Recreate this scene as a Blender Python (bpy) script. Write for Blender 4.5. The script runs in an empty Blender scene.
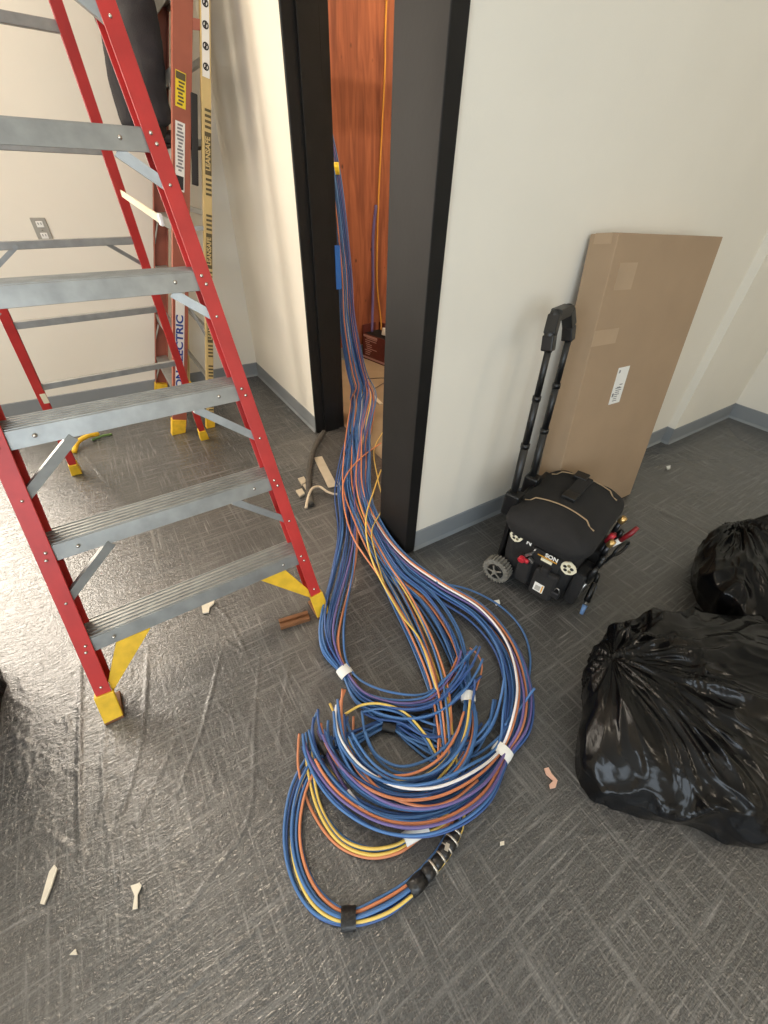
import bpy, bmesh, math, random
import numpy as np
from mathutils import Vector, Matrix, noise

random.seed(7); np.random.seed(7)
sc = bpy.context.scene
COL = sc.collection
H = 1.35                                   # camera height in metres

# ------------------------------------------------------------------ camera
F_PX, PITCH, ROLL, YAW = 407.66, math.radians(39.1806), math.radians(2.0218), math.radians(-33.5039)
RC = Matrix.Rotation(YAW, 3, 'Z') @ Matrix.Rotation(math.pi / 2 - PITCH, 3, 'X') @ Matrix.Rotation(ROLL, 3, 'Z')
cam_d = bpy.data.cameras.new('camera'); cam = bpy.data.objects.new('camera', cam_d); COL.objects.link(cam)
cam.matrix_world = Matrix.Translation((0, 0, H)) @ RC.to_4x4()
cam_d.sensor_fit = 'VERTICAL'; cam_d.sensor_height = 24.0; cam_d.lens = F_PX / 1024 * 24.0
cam_d.clip_start = 0.02
sc.camera = cam

# ------------------------------------------------------------------ world, lights, exposure
sc.view_settings.view_transform = 'Standard'; sc.view_settings.look = 'None'
sc.view_settings.gamma = 1.0; sc.view_settings.use_curve_mapping = False
sc.view_settings.exposure = -0.28
w = bpy.data.worlds.new('world'); sc.world = w; w.use_nodes = True
bg = w.node_tree.nodes['Background']; bg.inputs[0].default_value = (0.75, 0.86, 1.0, 1); bg.inputs[1].default_value = 0.6

def area(name, loc, target, sx, sy, power, col):
    d = bpy.data.lights.new(name, 'AREA'); d.shape = 'RECTANGLE'; d.size = sx; d.size_y = sy
    d.energy = power; d.color = col
    o = bpy.data.objects.new(name, d); COL.objects.link(o); o.location = loc
    o.rotation_euler = (Vector(target) - Vector(loc)).to_track_quat('-Z', 'Y').to_euler()
    return o
area('daylight_far_window', (-1.95, 3.66, 1.7), (-1.95, 0.0, 1.7), 2.1, 2.6, 300, (1.0, 0.885, 0.74))
area('daylight_rear_window', (-1.5, -3.36, 1.75), (-1.5, 0.0, 1.75), 3.2, 2.0, 125, (0.80, 0.905, 1.0))
area('daylight_left_window', (-3.86, -1.5, 1.75), (0.0, -1.5, 1.75), 2.0, 2.0, 110, (0.78, 0.89, 1.0))

def G(px, py, z=0.0):                      # the point at height z seen at a pixel of the photograph
    d = RC @ Vector((px - 384, -(py - 512), -F_PX))
    t = (z - H) / d.z
    return Vector((d.x * t, d.y * t, z))

# ------------------------------------------------------------------ materials
MATS = {}
def mat(name, col, rough=0.6, metal=0.0, spec=0.5, var=0.0, vscale=6.0, bump=0.0, bscale=80.0, coat=0.0, coat_r=0.1,
        emis=None, estr=0.0, trans=0.0, alpha=1.0, stretch=None):
    m = bpy.data.materials.new(name); m.use_nodes = True
    nt = m.node_tree; b = nt.nodes['Principled BSDF']
    b.inputs['Base Color'].default_value = (*col, 1); b.inputs['Roughness'].default_value = rough
    b.inputs['Metallic'].default_value = metal; b.inputs['Specular IOR Level'].default_value = spec
    b.inputs['Coat Weight'].default_value = coat; b.inputs['Coat Roughness'].default_value = coat_r
    b.inputs['Alpha'].default_value = alpha
    b.inputs['Transmission Weight'].default_value = trans
    if emis: b.inputs['Emission Color'].default_value = (*emis, 1); b.inputs['Emission Strength'].default_value = estr
    tc = nt.nodes.new('ShaderNodeTexCoord'); vec = tc.outputs['Object']
    if stretch:
        mp = nt.nodes.new('ShaderNodeMapping'); mp.inputs['Scale'].default_value = stretch
        nt.links.new(vec, mp.inputs[0]); vec = mp.outputs[0]
    if var:
        n = nt.nodes.new('ShaderNodeTexNoise'); n.inputs['Scale'].default_value = vscale; n.inputs['Detail'].default_value = 6
        nt.links.new(vec, n.inputs['Vector'])
        r = nt.nodes.new('ShaderNodeMapRange'); r.inputs[1].default_value = 0.3; r.inputs[2].default_value = 0.7
        r.inputs[3].default_value = 1 - var; r.inputs[4].default_value = 1 + var
        nt.links.new(n.outputs['Fac'], r.inputs[0])
        mx = nt.nodes.new('ShaderNodeVectorMath'); mx.operation = 'SCALE'; mx.inputs[0].default_value = col
        nt.links.new(r.outputs[0], mx.inputs['Scale']); nt.links.new(mx.outputs[0], b.inputs['Base Color'])
    if bump:
        n2 = nt.nodes.new('ShaderNodeTexNoise'); n2.inputs['Scale'].default_value = bscale; n2.inputs['Detail'].default_value = 4
        nt.links.new(vec, n2.inputs['Vector'])
        bp = nt.nodes.new('ShaderNodeBump'); bp.inputs['Strength'].default_value = bump; bp.inputs['Distance'].default_value = 0.01
        nt.links.new(n2.outputs['Fac'], bp.inputs['Height']); nt.links.new(bp.outputs[0], b.inputs['Normal'])
    MATS[name] = m
    return m

def srgb(r, g, b):
    f = lambda c: (c / 255 / 12.92) if c / 255 <= 0.04045 else ((c / 255 + 0.055) / 1.055) ** 2.4
    return (f(r), f(g), f(b))

mat('paint', srgb(224, 218, 204), 0.75, var=0.02, vscale=3, bump=0.06, bscale=220)
mat('base_rubber', srgb(128, 132, 134), 0.5, var=0.05)
mat('frame_black', srgb(25, 24, 23), 0.5, spec=0.22, var=0.18, vscale=9, bump=0.03, bscale=60)
mat('ceiling_tile', srgb(225, 222, 214), 0.9, var=0.04)
mat('red_fiberglass', srgb(184, 48, 44), 0.42, var=0.12, vscale=14, bump=0.03, bscale=150)
mat('brown_fiberglass', srgb(150, 82, 62), 0.5, var=0.1, vscale=14)
mat('tan_fiberglass', srgb(196, 172, 116), 0.5, var=0.06)
mat('aluminium', srgb(150, 151, 148), 0.42, metal=0.6, var=0.14, vscale=22, bump=0.02, bscale=90)
mat('rivet_metal', srgb(205, 200, 190), 0.25, metal=0.9)
mat('yellow_plastic', srgb(222, 178, 40), 0.5, var=0.14, vscale=30)
mat('brown_shoe', srgb(120, 78, 46), 0.6, var=0.2, vscale=25)
mat('dark_groove', srgb(48, 32, 22), 0.8)
mat('sticker_yellow', srgb(226, 200, 40), 0.5)
mat('sticker_white', srgb(225, 224, 218), 0.5)
mat('sticker_grey', srgb(168, 164, 156), 0.6)
mat('ink_black', srgb(28, 27, 26), 0.6)
mat('ink_grey', srgb(120, 120, 122), 0.6)
mat('ink_blue', srgb(30, 62, 140), 0.5)
mat('ink_olive', srgb(82, 72, 44), 0.6)
mat('strap_pale', srgb(218, 208, 178), 0.6, var=0.1)
mat('cable_blue', srgb(70, 112, 166), 0.38, var=0.08, vscale=8)
mat('cable_dark_blue', srgb(54, 86, 142), 0.4, var=0.08, vscale=8)
mat('cable_orange', srgb(204, 130, 90), 0.4, var=0.08)
mat('cable_yellow', srgb(222, 190, 96), 0.4, var=0.06)
mat('cable_purple', srgb(102, 90, 142), 0.4, var=0.08)
mat('cable_white', srgb(228, 226, 226), 0.4)
mat('tape_white', srgb(232, 232, 228), 0.5, var=0.04)
mat('tape_black', srgb(24, 23, 23), 0.35, var=0.2, vscale=60, bump=0.2, bscale=120)
mat('tape_silver', srgb(190, 180, 165), 0.3, metal=0.5)
mat('tape_blue', srgb(38, 104, 186), 0.55)
mat('cardboard', srgb(158, 134, 107), 0.85, var=0.05, vscale=5, bump=0.04, bscale=160)
mat('cardboard_edge', srgb(72, 54, 38), 0.9)
mat('packing_tape', srgb(167, 142, 114), 0.4, var=0.06)
mat('bag_fabric', srgb(25, 24, 24), 0.85, var=0.2, vscale=30, bump=0.25, bscale=420)
mat('bag_fabric_soft', srgb(24, 23, 23), 0.9, var=0.25, vscale=22, bump=0.3, bscale=380)
mat('bag_plastic', srgb(18, 18, 18), 0.4, var=0.2, vscale=40)
mat('piping_tan', srgb(150, 128, 98), 0.7)
mat('tyre_dusty', srgb(112, 109, 101), 0.9, var=0.3, vscale=50, bump=0.4, bscale=200)
mat('badge_cream', srgb(222, 216, 190), 0.5, var=0.05)
mat('badge_olive', srgb(120, 112, 82), 0.6, var=0.3, vscale=120)
mat('red_plastic', srgb(178, 34, 48), 0.35, var=0.1)
mat('dark_red_grip', srgb(120, 24, 30), 0.4, var=0.1)
mat('steel', srgb(150, 148, 144), 0.3, metal=0.85)
mat('dark_steel', srgb(60, 60, 62), 0.35, metal=0.7)
mat('brass', srgb(206, 170, 110), 0.3, metal=0.8)
mat('blue_cap', srgb(104, 140, 190), 0.4)
mat('orange_line', srgb(220, 160, 50), 0.5)
mat('garbage_plastic', srgb(9, 9, 10), 0.2, spec=0.26, bump=0.05, bscale=16)
mat('rubber_dusty', srgb(70, 66, 60), 0.8, var=0.25, vscale=40, bump=0.3, bscale=160)
mat('paper_scrap', srgb(214, 206, 188), 0.8, var=0.08, vscale=40)
mat('pale_card', srgb(176, 164, 144), 0.85, var=0.08, vscale=20)
mat('pink_putty', srgb(204, 164, 144), 0.8, var=0.08)
mat('string_pale', srgb(196, 180, 156), 0.9, var=0.1, vscale=40)
mat('wall_box_steel', srgb(150, 146, 134), 0.4, metal=0.4)
mat('maroon_print', srgb(96, 40, 38), 0.6, var=0.15, vscale=30)
mat('closet_dark', srgb(22, 18, 16), 0.8)
mat('print_pink', srgb(190, 150, 145), 0.7)
mat('cord_yellow', srgb(214, 156, 60), 0.5)
mat('denim', srgb(52, 50, 52), 0.9, var=0.2, vscale=12, bump=0.3, bscale=300)
mat('shirt', srgb(58, 66, 80), 0.9, var=0.1, vscale=12)
mat('boot_leather', srgb(40, 32, 26), 0.6, var=0.2, vscale=20)
mat('skin', srgb(196, 148, 122), 0.55, var=0.04)
mat('hair', srgb(44, 34, 28), 0.7, var=0.2, vscale=60)
mat('helmet', srgb(236, 234, 226), 0.3)
mat('lamp_glow', (1, 0.9, 0.75), 0.5, emis=(1, 0.86, 0.66), estr=6)
mat('lamp_panel', (1, 0.95, 0.88), 0.5, emis=(1, 0.9, 0.76), estr=7.0)
mat('white_metal', srgb(230, 228, 222), 0.5)
mat('green_wire', srgb(80, 110, 50), 0.5)
mat('film_clear', srgb(190, 190, 186), 0.2, alpha=0.25)

def plywood():
    m = bpy.data.materials.new('plywood'); m.use_nodes = True; nt = m.node_tree; b = nt.nodes['Principled BSDF']
    tc = nt.nodes.new('ShaderNodeTexCoord'); mp = nt.nodes.new('ShaderNodeMapping'); mp.inputs['Scale'].default_value = (9, 9, 0.9)
    nt.links.new(tc.outputs['Object'], mp.inputs[0])
    n = nt.nodes.new('ShaderNodeTexNoise'); n.inputs['Scale'].default_value = 2.2; n.inputs['Detail'].default_value = 7; n.inputs['Distortion'].default_value = 1.2
    nt.links.new(mp.outputs[0], n.inputs['Vector'])
    cr = nt.nodes.new('ShaderNodeValToRGB'); cr.color_ramp.elements[0].position = 0.3; cr.color_ramp.elements[1].position = 0.72
    cr.color_ramp.elements[0].color = (*srgb(112, 58, 38), 1); cr.color_ramp.elements[1].color = (*srgb(166, 98, 66), 1)
    nt.links.new(n.outputs['Fac'], cr.inputs[0])
    vo = nt.nodes.new('ShaderNodeTexVoronoi'); vo.inputs['Scale'].default_value = 5.5
    mp2 = nt.nodes.new('ShaderNodeMapping'); mp2.inputs['Scale'].default_value = (1.6, 1.6, 1)
    nt.links.new(tc.outputs['Object'], mp2.inputs[0]); nt.links.new(mp2.outputs[0], vo.inputs['Vector'])
    k = nt.nodes.new('ShaderNodeMapRange'); k.inputs[1].default_value = 0.04; k.inputs[2].default_value = 0.10; k.inputs[3].default_value = 0.28; k.inputs[4].default_value = 1
    nt.links.new(vo.outputs['Distance'], k.inputs[0])
    sm = nt.nodes.new('ShaderNodeVectorMath'); sm.operation = 'SCALE'
    nt.links.new(cr.outputs[0], sm.inputs[0]); nt.links.new(k.outputs[0], sm.inputs['Scale']); nt.links.new(sm.outputs[0], b.inputs['Base Color'])
    b.inputs['Roughness'].default_value = 0.65
    MATS['plywood'] = m
plywood()

def glass_pane():
    m = bpy.data.materials.new('window_glass'); m.use_nodes = True; nt = m.node_tree
    for n in list(nt.nodes):
        if n.type == 'BSDF_PRINCIPLED': nt.nodes.remove(n)
    tr = nt.nodes.new('ShaderNodeBsdfTransparent'); gl = nt.nodes.new('ShaderNodeBsdfGlossy'); gl.inputs['Roughness'].default_value = 0.02
    mx = nt.nodes.new('ShaderNodeMixShader'); mx.inputs[0].default_value = 0.06
    nt.links.new(tr.outputs[0], mx.inputs[1]); nt.links.new(gl.outputs[0], mx.inputs[2])
    nt.links.new(mx.outputs[0], nt.nodes['Material Output'].inputs[0]); MATS['window_glass'] = m
glass_pane()

def floor_material():
    m = bpy.data.materials.new('woven_floor_under_film'); m.use_nodes = True; nt = m.node_tree; b = nt.nodes['Principled BSDF']
    L = nt.links.new
    tc = nt.nodes.new('ShaderNodeTexCoord')
    def nz(scale, detail=3, s=1.0, dist=0.0):
        mp = nt.nodes.new('ShaderNodeMapping'); mp.inputs['Scale'].default_value = scale; L(tc.outputs['Object'], mp.inputs[0])
        n = nt.nodes.new('ShaderNodeTexNoise'); n.inputs['Scale'].default_value = s; n.inputs['Detail'].default_value = detail
        n.inputs['Distortion'].default_value = dist; L(mp.outputs[0], n.inputs['Vector']); return n.outputs['Fac']
    def rng(v, a, c, lo=0.0, hi=1.0):
        r = nt.nodes.new('ShaderNodeMapRange'); r.inputs[1].default_value = a; r.inputs[2].default_value = c
        r.inputs[3].default_value = lo; r.inputs[4].default_value = hi; L(v, r.inputs[0]); return r.outputs[0]
    def mth(op, a, c):
        n = nt.nodes.new('ShaderNodeMath'); n.operation = op
        for i, v in enumerate((a, c)):
            if isinstance(v, (int, float)): n.inputs[i].default_value = v
            else: L(v, n.inputs[i])
        return n.outputs[0]
    tx = rng(nz((6, 125, 1), 3), 0.55, 0.80)            # threads running along x
    ty = rng(nz((125, 6, 1), 3), 0.55, 0.80)            # threads running along y
    tx2 = rng(nz((2.5, 60, 1), 3), 0.55, 0.75); ty2 = rng(nz((60, 2.5, 1), 3), 0.55, 0.75)
    patch = rng(nz((3.2, 3.2, 1), 3), 0.40, 0.60)
    thr = mth('MAXIMUM', mth('MULTIPLY', tx, rng(patch, 0, 1, 0.25, 1)), mth('MULTIPLY', ty, rng(patch, 0, 1, 1, 0.25)))
    thr2 = mth('MULTIPLY', mth('MAXIMUM', tx2, ty2), 0.45)
    grain = rng(nz((1, 1, 1), 8, 240), 0.3, 0.7, 0.0, 0.3)
    f = mth('ADD', mth('MAXIMUM', thr, thr2), grain)
    cl = mth('MINIMUM', f, 1.0)
    mix = nt.nodes.new('ShaderNodeMix'); mix.data_type = 'RGBA'; L(cl, mix.inputs[0])
    mix.inputs[6].default_value = (*srgb(37, 37, 37), 1); mix.inputs[7].default_value = (*srgb(120, 119, 117), 1)
    dust = rng(nz((1.5, 1.5, 1), 7, 1.0, 0.6), 0.50, 0.78, 0.0, 0.42)
    mix2 = nt.nodes.new('ShaderNodeMix'); mix2.data_type = 'RGBA'; L(dust, mix2.inputs[0]); L(mix.outputs[2], mix2.inputs[6])
    mix2.inputs[7].default_value = (*srgb(108, 103, 96), 1)
    L(mix2.outputs[2], b.inputs['Base Color'])
    b.inputs['Roughness'].default_value = 0.7
    b.inputs['Specular IOR Level'].default_value = 0.25
    b.inputs['Coat Weight'].default_value = 1.0; b.inputs['Coat IOR'].default_value = 1.72
    rr = rng(nz((1.3, 1.3, 1), 4), 0.35, 0.65, 0.10, 0.20); L(rr, b.inputs['Coat Roughness'])
    c1 = nz((1, 1, 1), 3, 60, 1.5); c2 = nz((22, 90, 1), 3, 1.0, 2.0); c3 = nz((1.1, 1.1, 1), 2, 5)
    hgt = mth('ADD', mth('ADD', mth('MULTIPLY', c1, 0.35), mth('MULTIPLY', c2, 0.4)), mth('MULTIPLY', c3, 0.6))
    bp = nt.nodes.new('ShaderNodeBump'); bp.inputs['Strength'].default_value = 0.34; bp.inputs['Distance'].default_value = 0.02
    L(hgt, bp.inputs['Height']); L(bp.outputs[0], b.inputs['Coat Normal'])
    MATS['floor_film'] = m
floor_material()
mat('closet_floor', srgb(150, 132, 108), 0.85, var=0.15, vscale=5, bump=0.1, bscale=60)

# ------------------------------------------------------------------ object helpers
WL = {}                                    # world location of every object made here
def wl(o): return WL.get(o.name, Vector((0, 0, 0)))
def tagit(o, label=None, cat=None, group=None, kind=None):
    if label: o['label'] = label
    if cat: o['category'] = cat
    if group: o['group'] = group
    if kind: o['kind'] = kind
    return o
def thing(name, label, cat, loc=(0, 0, 0), group=None):
    o = bpy.data.objects.new(name, None); COL.objects.link(o); o.location = loc; o.empty_display_size = 0.05
    WL[o.name] = Vector(loc); return tagit(o, label, cat, group)

class MB:
    """collects shapes given in world coordinates; build() links them as one mesh object"""
    def __init__(s): s.v = []; s.f = []
    def add(s, vs, fs):
        n = len(s.v); s.v += [Vector(v) for v in vs]; s.f += [[i + n for i in f] for f in fs]; return s
    def box(s, c, size, rot=None):
        c = Vector(c); hx, hy, hz = [k / 2 for k in size]
        vs = [Vector((x, y, z)) for x in (-hx, hx) for y in (-hy, hy) for z in (-hz, hz)]
        if rot is not None: vs = [rot @ v for v in vs]
        return s.add([c + v for v in vs], [(0, 1, 3, 2), (4, 6, 7, 5), (0, 4, 5, 1), (2, 3, 7, 6), (0, 2, 6, 4), (1, 5, 7, 3)])
    def bb(s, lo, hi):
        lo = Vector(lo); hi = Vector(hi); return s.box((lo + hi) / 2, hi - lo)
    def prism(s, prof, p0, p1, u, v, u1=None, v1=None):
        p0 = Vector(p0); p1 = Vector(p1); n = len(prof); u1 = u1 or u; v1 = v1 or v
        vs = [p0 + u * a + v * b for a, b in prof] + [p1 + u1 * a + v1 * b for a, b in prof]
        fs = [(i, (i + 1) % n, n + (i + 1) % n, n + i) for i in range(n)] + [tuple(range(n))[::-1], tuple(range(n, 2 * n))]
        return s.add(vs, fs)
    def bar(s, p0, p1, w_, d_, up=(0, 0, 1)):
        p0 = Vector(p0); p1 = Vector(p1); t = (p1 - p0).normalized(); u = t.cross(Vector(up))
        if u.length < 1e-3: u = t.cross(Vector((1, 0, 0)))
        u.normalize(); v = u.cross(t)
        return s.prism([(-w_ / 2, -d_ / 2), (w_ / 2, -d_ / 2), (w_ / 2, d_ / 2), (-w_ / 2, d_ / 2)], p0, p1, u, v)
    def tube(s, pts, r, n=8, cap=True):
        pts = [Vector(p) for p in pts]; m = len(pts); rs = r if isinstance(r, (list, tuple)) else [r] * m
        T = [(pts[min(i + 1, m - 1)] - pts[max(i - 1, 0)]).normalized() for i in range(m)]
        u = T[0].orthogonal().normalized(); vs = []
        for i in range(m):
            u = (u - T[i] * u.dot(T[i])).normalized(); v = T[i].cross(u)
            vs += [pts[i] + (u * math.cos(2 * math.pi * k / n) + v * math.sin(2 * math.pi * k / n)) * rs[i] for k in range(n)]
        fs = [(i * n + k, i * n + (k + 1) % n, (i + 1) * n + (k + 1) % n, (i + 1) * n + k) for i in range(m - 1) for k in range(n)]
        if cap: fs += [tuple(range(n))[::-1], tuple(range((m - 1) * n, m * n))]
        return s.add(vs, fs)
    def cyl(s, c, axis, r, h, n=16, r2=None):
        c = Vector(c); a = Vector(axis).normalized(); return s.tube([c - a * h / 2, c + a * h / 2], [r, r if r2 is None else r2], n)
    def ball(s, c, r, nu=12, nv=8, sc=(1, 1, 1), rot=None):
        vs = []; c = Vector(c)
        for j in range(nv + 1):
            th = math.pi * j / nv
            for i in range(nu):
                ph = 2 * math.pi * i / nu
                q = Vector((r * sc[0] * math.sin(th) * math.cos(ph), r * sc[1] * math.sin(th) * math.sin(ph), r * sc[2] * math.cos(th)))
                vs.append(c + (rot @ q if rot else q))
        fs = [(j * nu + i, (j + 1) * nu + i, (j + 1) * nu + (i + 1) % nu, j * nu + (i + 1) % nu) for j in range(nv) for i in range(nu)]
        return s.add(vs, fs)
    def xform(s, M):
        s.v = [M @ v for v in s.v]; return s
    def build(s, name, m, parent=None, smooth=False, bevel=0.0, segs=2, subsurf=0):
        L = wl(parent) if parent else Vector((0, 0, 0))
        me = bpy.data.meshes.new(name); me.from_pydata([tuple(v - L) for v in s.v], [], s.f); me.validate()
        bm = bmesh.new(); bm.from_mesh(me); bmesh.ops.remove_doubles(bm, verts=bm.verts, dist=1e-6)
        bmesh.ops.recalc_face_normals(bm, faces=bm.faces); bm.to_mesh(me); bm.free()
        me.materials.append(MATS[m])
        if smooth: me.shade_smooth()
        o = bpy.data.objects.new(name, me); COL.objects.link(o)
        if parent: o.parent = parent
        WL[o.name] = L.copy()
        if bevel:
            b = o.modifiers.new('bevel', 'BEVEL'); b.width = bevel; b.segments = segs; b.limit_method = 'ANGLE'; b.angle_limit = 0.6
        if subsurf:
            q = o.modifiers.new('sub', 'SUBSURF'); q.levels = subsurf; q.render_levels = subsurf
        return o
def struct(name, mb, m, **k):
    o = mb.build(name, m, **k); o['kind'] = 'structure'; return o
def text_part(txt, size, Mx, m, parent, name='lettering', align='CENTER', sx=1.0, bold=.03):
    cu = bpy.data.curves.new('t', 'FONT'); cu.body = txt; cu.size = size; cu.align_x = align; cu.align_y = 'CENTER'; cu.extrude = 0.0004; cu.offset = size * bold
    to = bpy.data.objects.new('t', cu); COL.objects.link(to)
    me = bpy.data.meshes.new_from_object(to.evaluated_get(bpy.context.evaluated_depsgraph_get()))
    bpy.data.objects.remove(to); bpy.data.curves.remove(cu)
    me.name = name
    L = wl(parent)
    me.transform(Matrix.Translation(-L) @ Mx @ Matrix.Diagonal((sx, 1, 1, 1))); me.materials.clear(); me.materials.append(MATS[m])
    o = bpy.data.objects.new(name, me); COL.objects.link(o); o.parent = parent; WL[o.name] = L.copy()
    return o
def basis(x, y, o):
    x = Vector(x).normalized(); y = Vector(y); y = (y - x * y.dot(x)).normalized(); z = x.cross(y)
    M = Matrix.Identity(4)
    for i in range(3): M[i][0], M[i][1], M[i][2], M[i][3] = x[i], y[i], z[i], o[i]
    return M
def catmull(P, n):
    P = [np.array(q, float) for q in P]; P = [2 * P[0] - P[1]] + P + [2 * P[-1] - P[-2]]; out = []
    for i in range(1, len(P) - 2):
        p0, p1, p2, p3 = P[i - 1:i + 3]
        for k in range(n):
            t = k / n
            out.append(0.5 * ((2 * p1) + (-p0 + p2) * t + (2 * p0 - 5 * p1 + 4 * p2 - p3) * t * t + (-p0 + 3 * p1 - 3 * p2 + p3) * t ** 3))
    out.append(P[-2]); return np.array(out)

# ------------------------------------------------------------------ the setting (metres; x along the right wall, y into the picture)
XA = 0.976        # plane of the wall with the doorway
YB = 1.076        # plane of the right-hand wall
YC = 3.534        # plane of the far wall
XS, YB2, XD = 2.985, 1.028, 3.841
ZC = 3.7
XL, YR = -3.9, -3.4
JY0, JY1 = 1.289, 2.329     # door opening along y

def floor_grid():
    xs = np.concatenate([np.linspace(XL, -1.25, 40, endpoint=False), np.arange(-1.25, 1.3, 0.0062), np.linspace(1.3, XD + .05, 190)])
    ys = np.concatenate([np.linspace(YR, -0.5, 40, endpoint=False), np.arange(-0.5, 1.45, 0.0062), np.linspace(1.45, YC + .1, 120)])
    X, Y = np.meshgrid(xs, ys, indexing='ij'); Z = np.zeros_like(X)
    rnd = random.Random(3)
    creases = [([(80, 640), (80, 720), (79, 800), (82, 870)], 5, 2.6), ([(148, 640), (144, 718), (133, 777), (103, 870)], 4, 2.2),
               ([(224, 640), (203, 726), (191, 757), (172, 808)], 3, 2.0), ([(178, 735), (146, 804), (129, 851)], 3, 1.8),
               ([(261, 640), (255, 718), (250, 812), (218, 866), (168, 929), (90, 984)], 3, 1.8), ([(293, 640), (281, 718), (279, 760)], 3, 1.6),
               ([(300, 894), (234, 948), (148, 1024)], 3, 1.5), ([(110, 660), (104, 760), (108, 850)], 3, 1.5),
               ([(560, 828), (590, 836), (630, 826)], 4, 1.0), ([(640, 470), (690, 462), (742, 461)], 9, 4), ([(712, 445), (748, 451), (768, 452)], 9, 4),
               ([(632, 500), (680, 520), (735, 540)], 9, 3.5), ([(724, 420), (735, 437), (757, 450)], 9, 4), ([(630, 482), (660, 481)], 7, 3),
               ([(680, 498), (720, 492)], 7, 3), ([(640, 457), (670, 454), (700, 458)], 7, 3),
               ([(205, 600), (225, 615), (250, 660)], 3, 1.5), ([(70, 440), (85, 455), (120, 500)], 4, 2), ([(20, 560), (60, 540), (110, 545)], 4, 2)]
    for k in range(46):
        px, py = rnd.uniform(20, 330), rnd.uniform(610, 900); a = rnd.choice([1.35, 1.6, 1.9, 2.3, 0.7]) + rnd.uniform(-.2, .2); ln = rnd.uniform(15, 60)
        q = [(px + t * ln * math.cos(a) + rnd.uniform(-3, 3), py + t * ln * math.sin(a)) for t in (0, .33, .66, 1)]
        creases.append((q, rnd.uniform(2.2, 3.5), rnd.uniform(.7, 1.6)))
    for k in range(34):
        px, py = rnd.uniform(0, 75), rnd.uniform(660, 780); a = rnd.uniform(0, 3.1); ln = rnd.uniform(8, 26)
        creases.append(([(px + t * ln * math.cos(a) + rnd.uniform(-2, 2), py + t * ln * math.sin(a)) for t in (0, .5, 1)], rnd.uniform(2.5, 4), rnd.uniform(.8, 1.8)))
    for q, wd, hh in creases:
        W = [np.array(G(*c))[:2] for c in q]; W = catmull(W, 8)
        wd *= 1.15e-3; hh *= 1.5e-3
        lo = W.min(0) - .03; hi = W.max(0) + .03
        i0, i1 = np.searchsorted(xs, [lo[0], hi[0]]); j0, j1 = np.searchsorted(ys, [lo[1], hi[1]])
        if i1 <= i0 or j1 <= j0: continue
        sx, sy = X[i0:i1, j0:j1], Y[i0:i1, j0:j1]; best = np.full(sx.shape, 9.0); tt = np.zeros(sx.shape)
        n = len(W) - 1
        for i in range(n):
            a, b = W[i], W[i + 1]; d = b - a; L2 = (d * d).sum() + 1e-12
            t = np.clip(((sx - a[0]) * d[0] + (sy - a[1]) * d[1]) / L2, 0, 1)
            dd = np.hypot(sx - a[0] - t * d[0], sy - a[1] - t * d[1]); m_ = dd < best; best[m_] = dd[m_]; tt[m_] = (i + t[m_]) / n
        fade = np.clip(np.minimum(tt, 1 - tt) * 6, 0, 1)
        Z[i0:i1, j0:j1] += hh * np.exp(-(best / wd) ** 2) * fade
    nx, ny = len(xs), len(ys)
    V = np.stack([X, Y, Z], -1).reshape(-1, 3)
    idx = np.arange(nx * ny).reshape(nx, ny)
    Fq = np.stack([idx[:-1, :-1], idx[1:, :-1], idx[1:, 1:], idx[:-1, 1:]], -1).reshape(-1, 4)
    me = bpy.data.meshes.new('floor'); me.vertices.add(len(V)); me.vertices.foreach_set('co', V.ravel())
    me.loops.add(Fq.size); me.loops.foreach_set('vertex_index', Fq.ravel().astype(np.int32))
    me.polygons.add(len(Fq)); me.polygons.foreach_set('loop_start', np.arange(0, Fq.size, 4, dtype=np.int32))
    me.update(calc_edges=True); me.validate(); me.shade_smooth(); me.materials.append(MATS['floor_film'])
    o = bpy.data.objects.new('floor', me); COL.objects.link(o); o['kind'] = 'structure'
    WL[o.name] = Vector((0, 0, 0))
floor_grid()
struct('floor_closet', MB().bb((1.181, 1.2, -0.05), (3.2, YC, 0.003)), 'closet_floor')
struct('ceiling', MB().bb((XL - .1, YR - .1, ZC), (XD + .2, YC + .2, ZC + .1)), 'ceiling_tile')

# wall with the doorway: pier left of the door, header above it, stub beside the corner post
wa = MB().bb((XA, JY1 + .017, 0), (1.181, YC + .15, ZC)).bb((XA, JY0 - .06, 2.2), (1.16, JY1 + .05, ZC))
struct('wall_doorway', wa, 'paint')
struct('wall_right', MB().bb((0.88, YB, 0), (XS, 1.26, ZC)).bb((XS, YB2, 0), (XD + .15, 1.26, ZC)), 'paint')
struct('wall_end', MB().bb((XD, YR, 0), (XD + .15, YB2, ZC)), 'paint')
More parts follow.
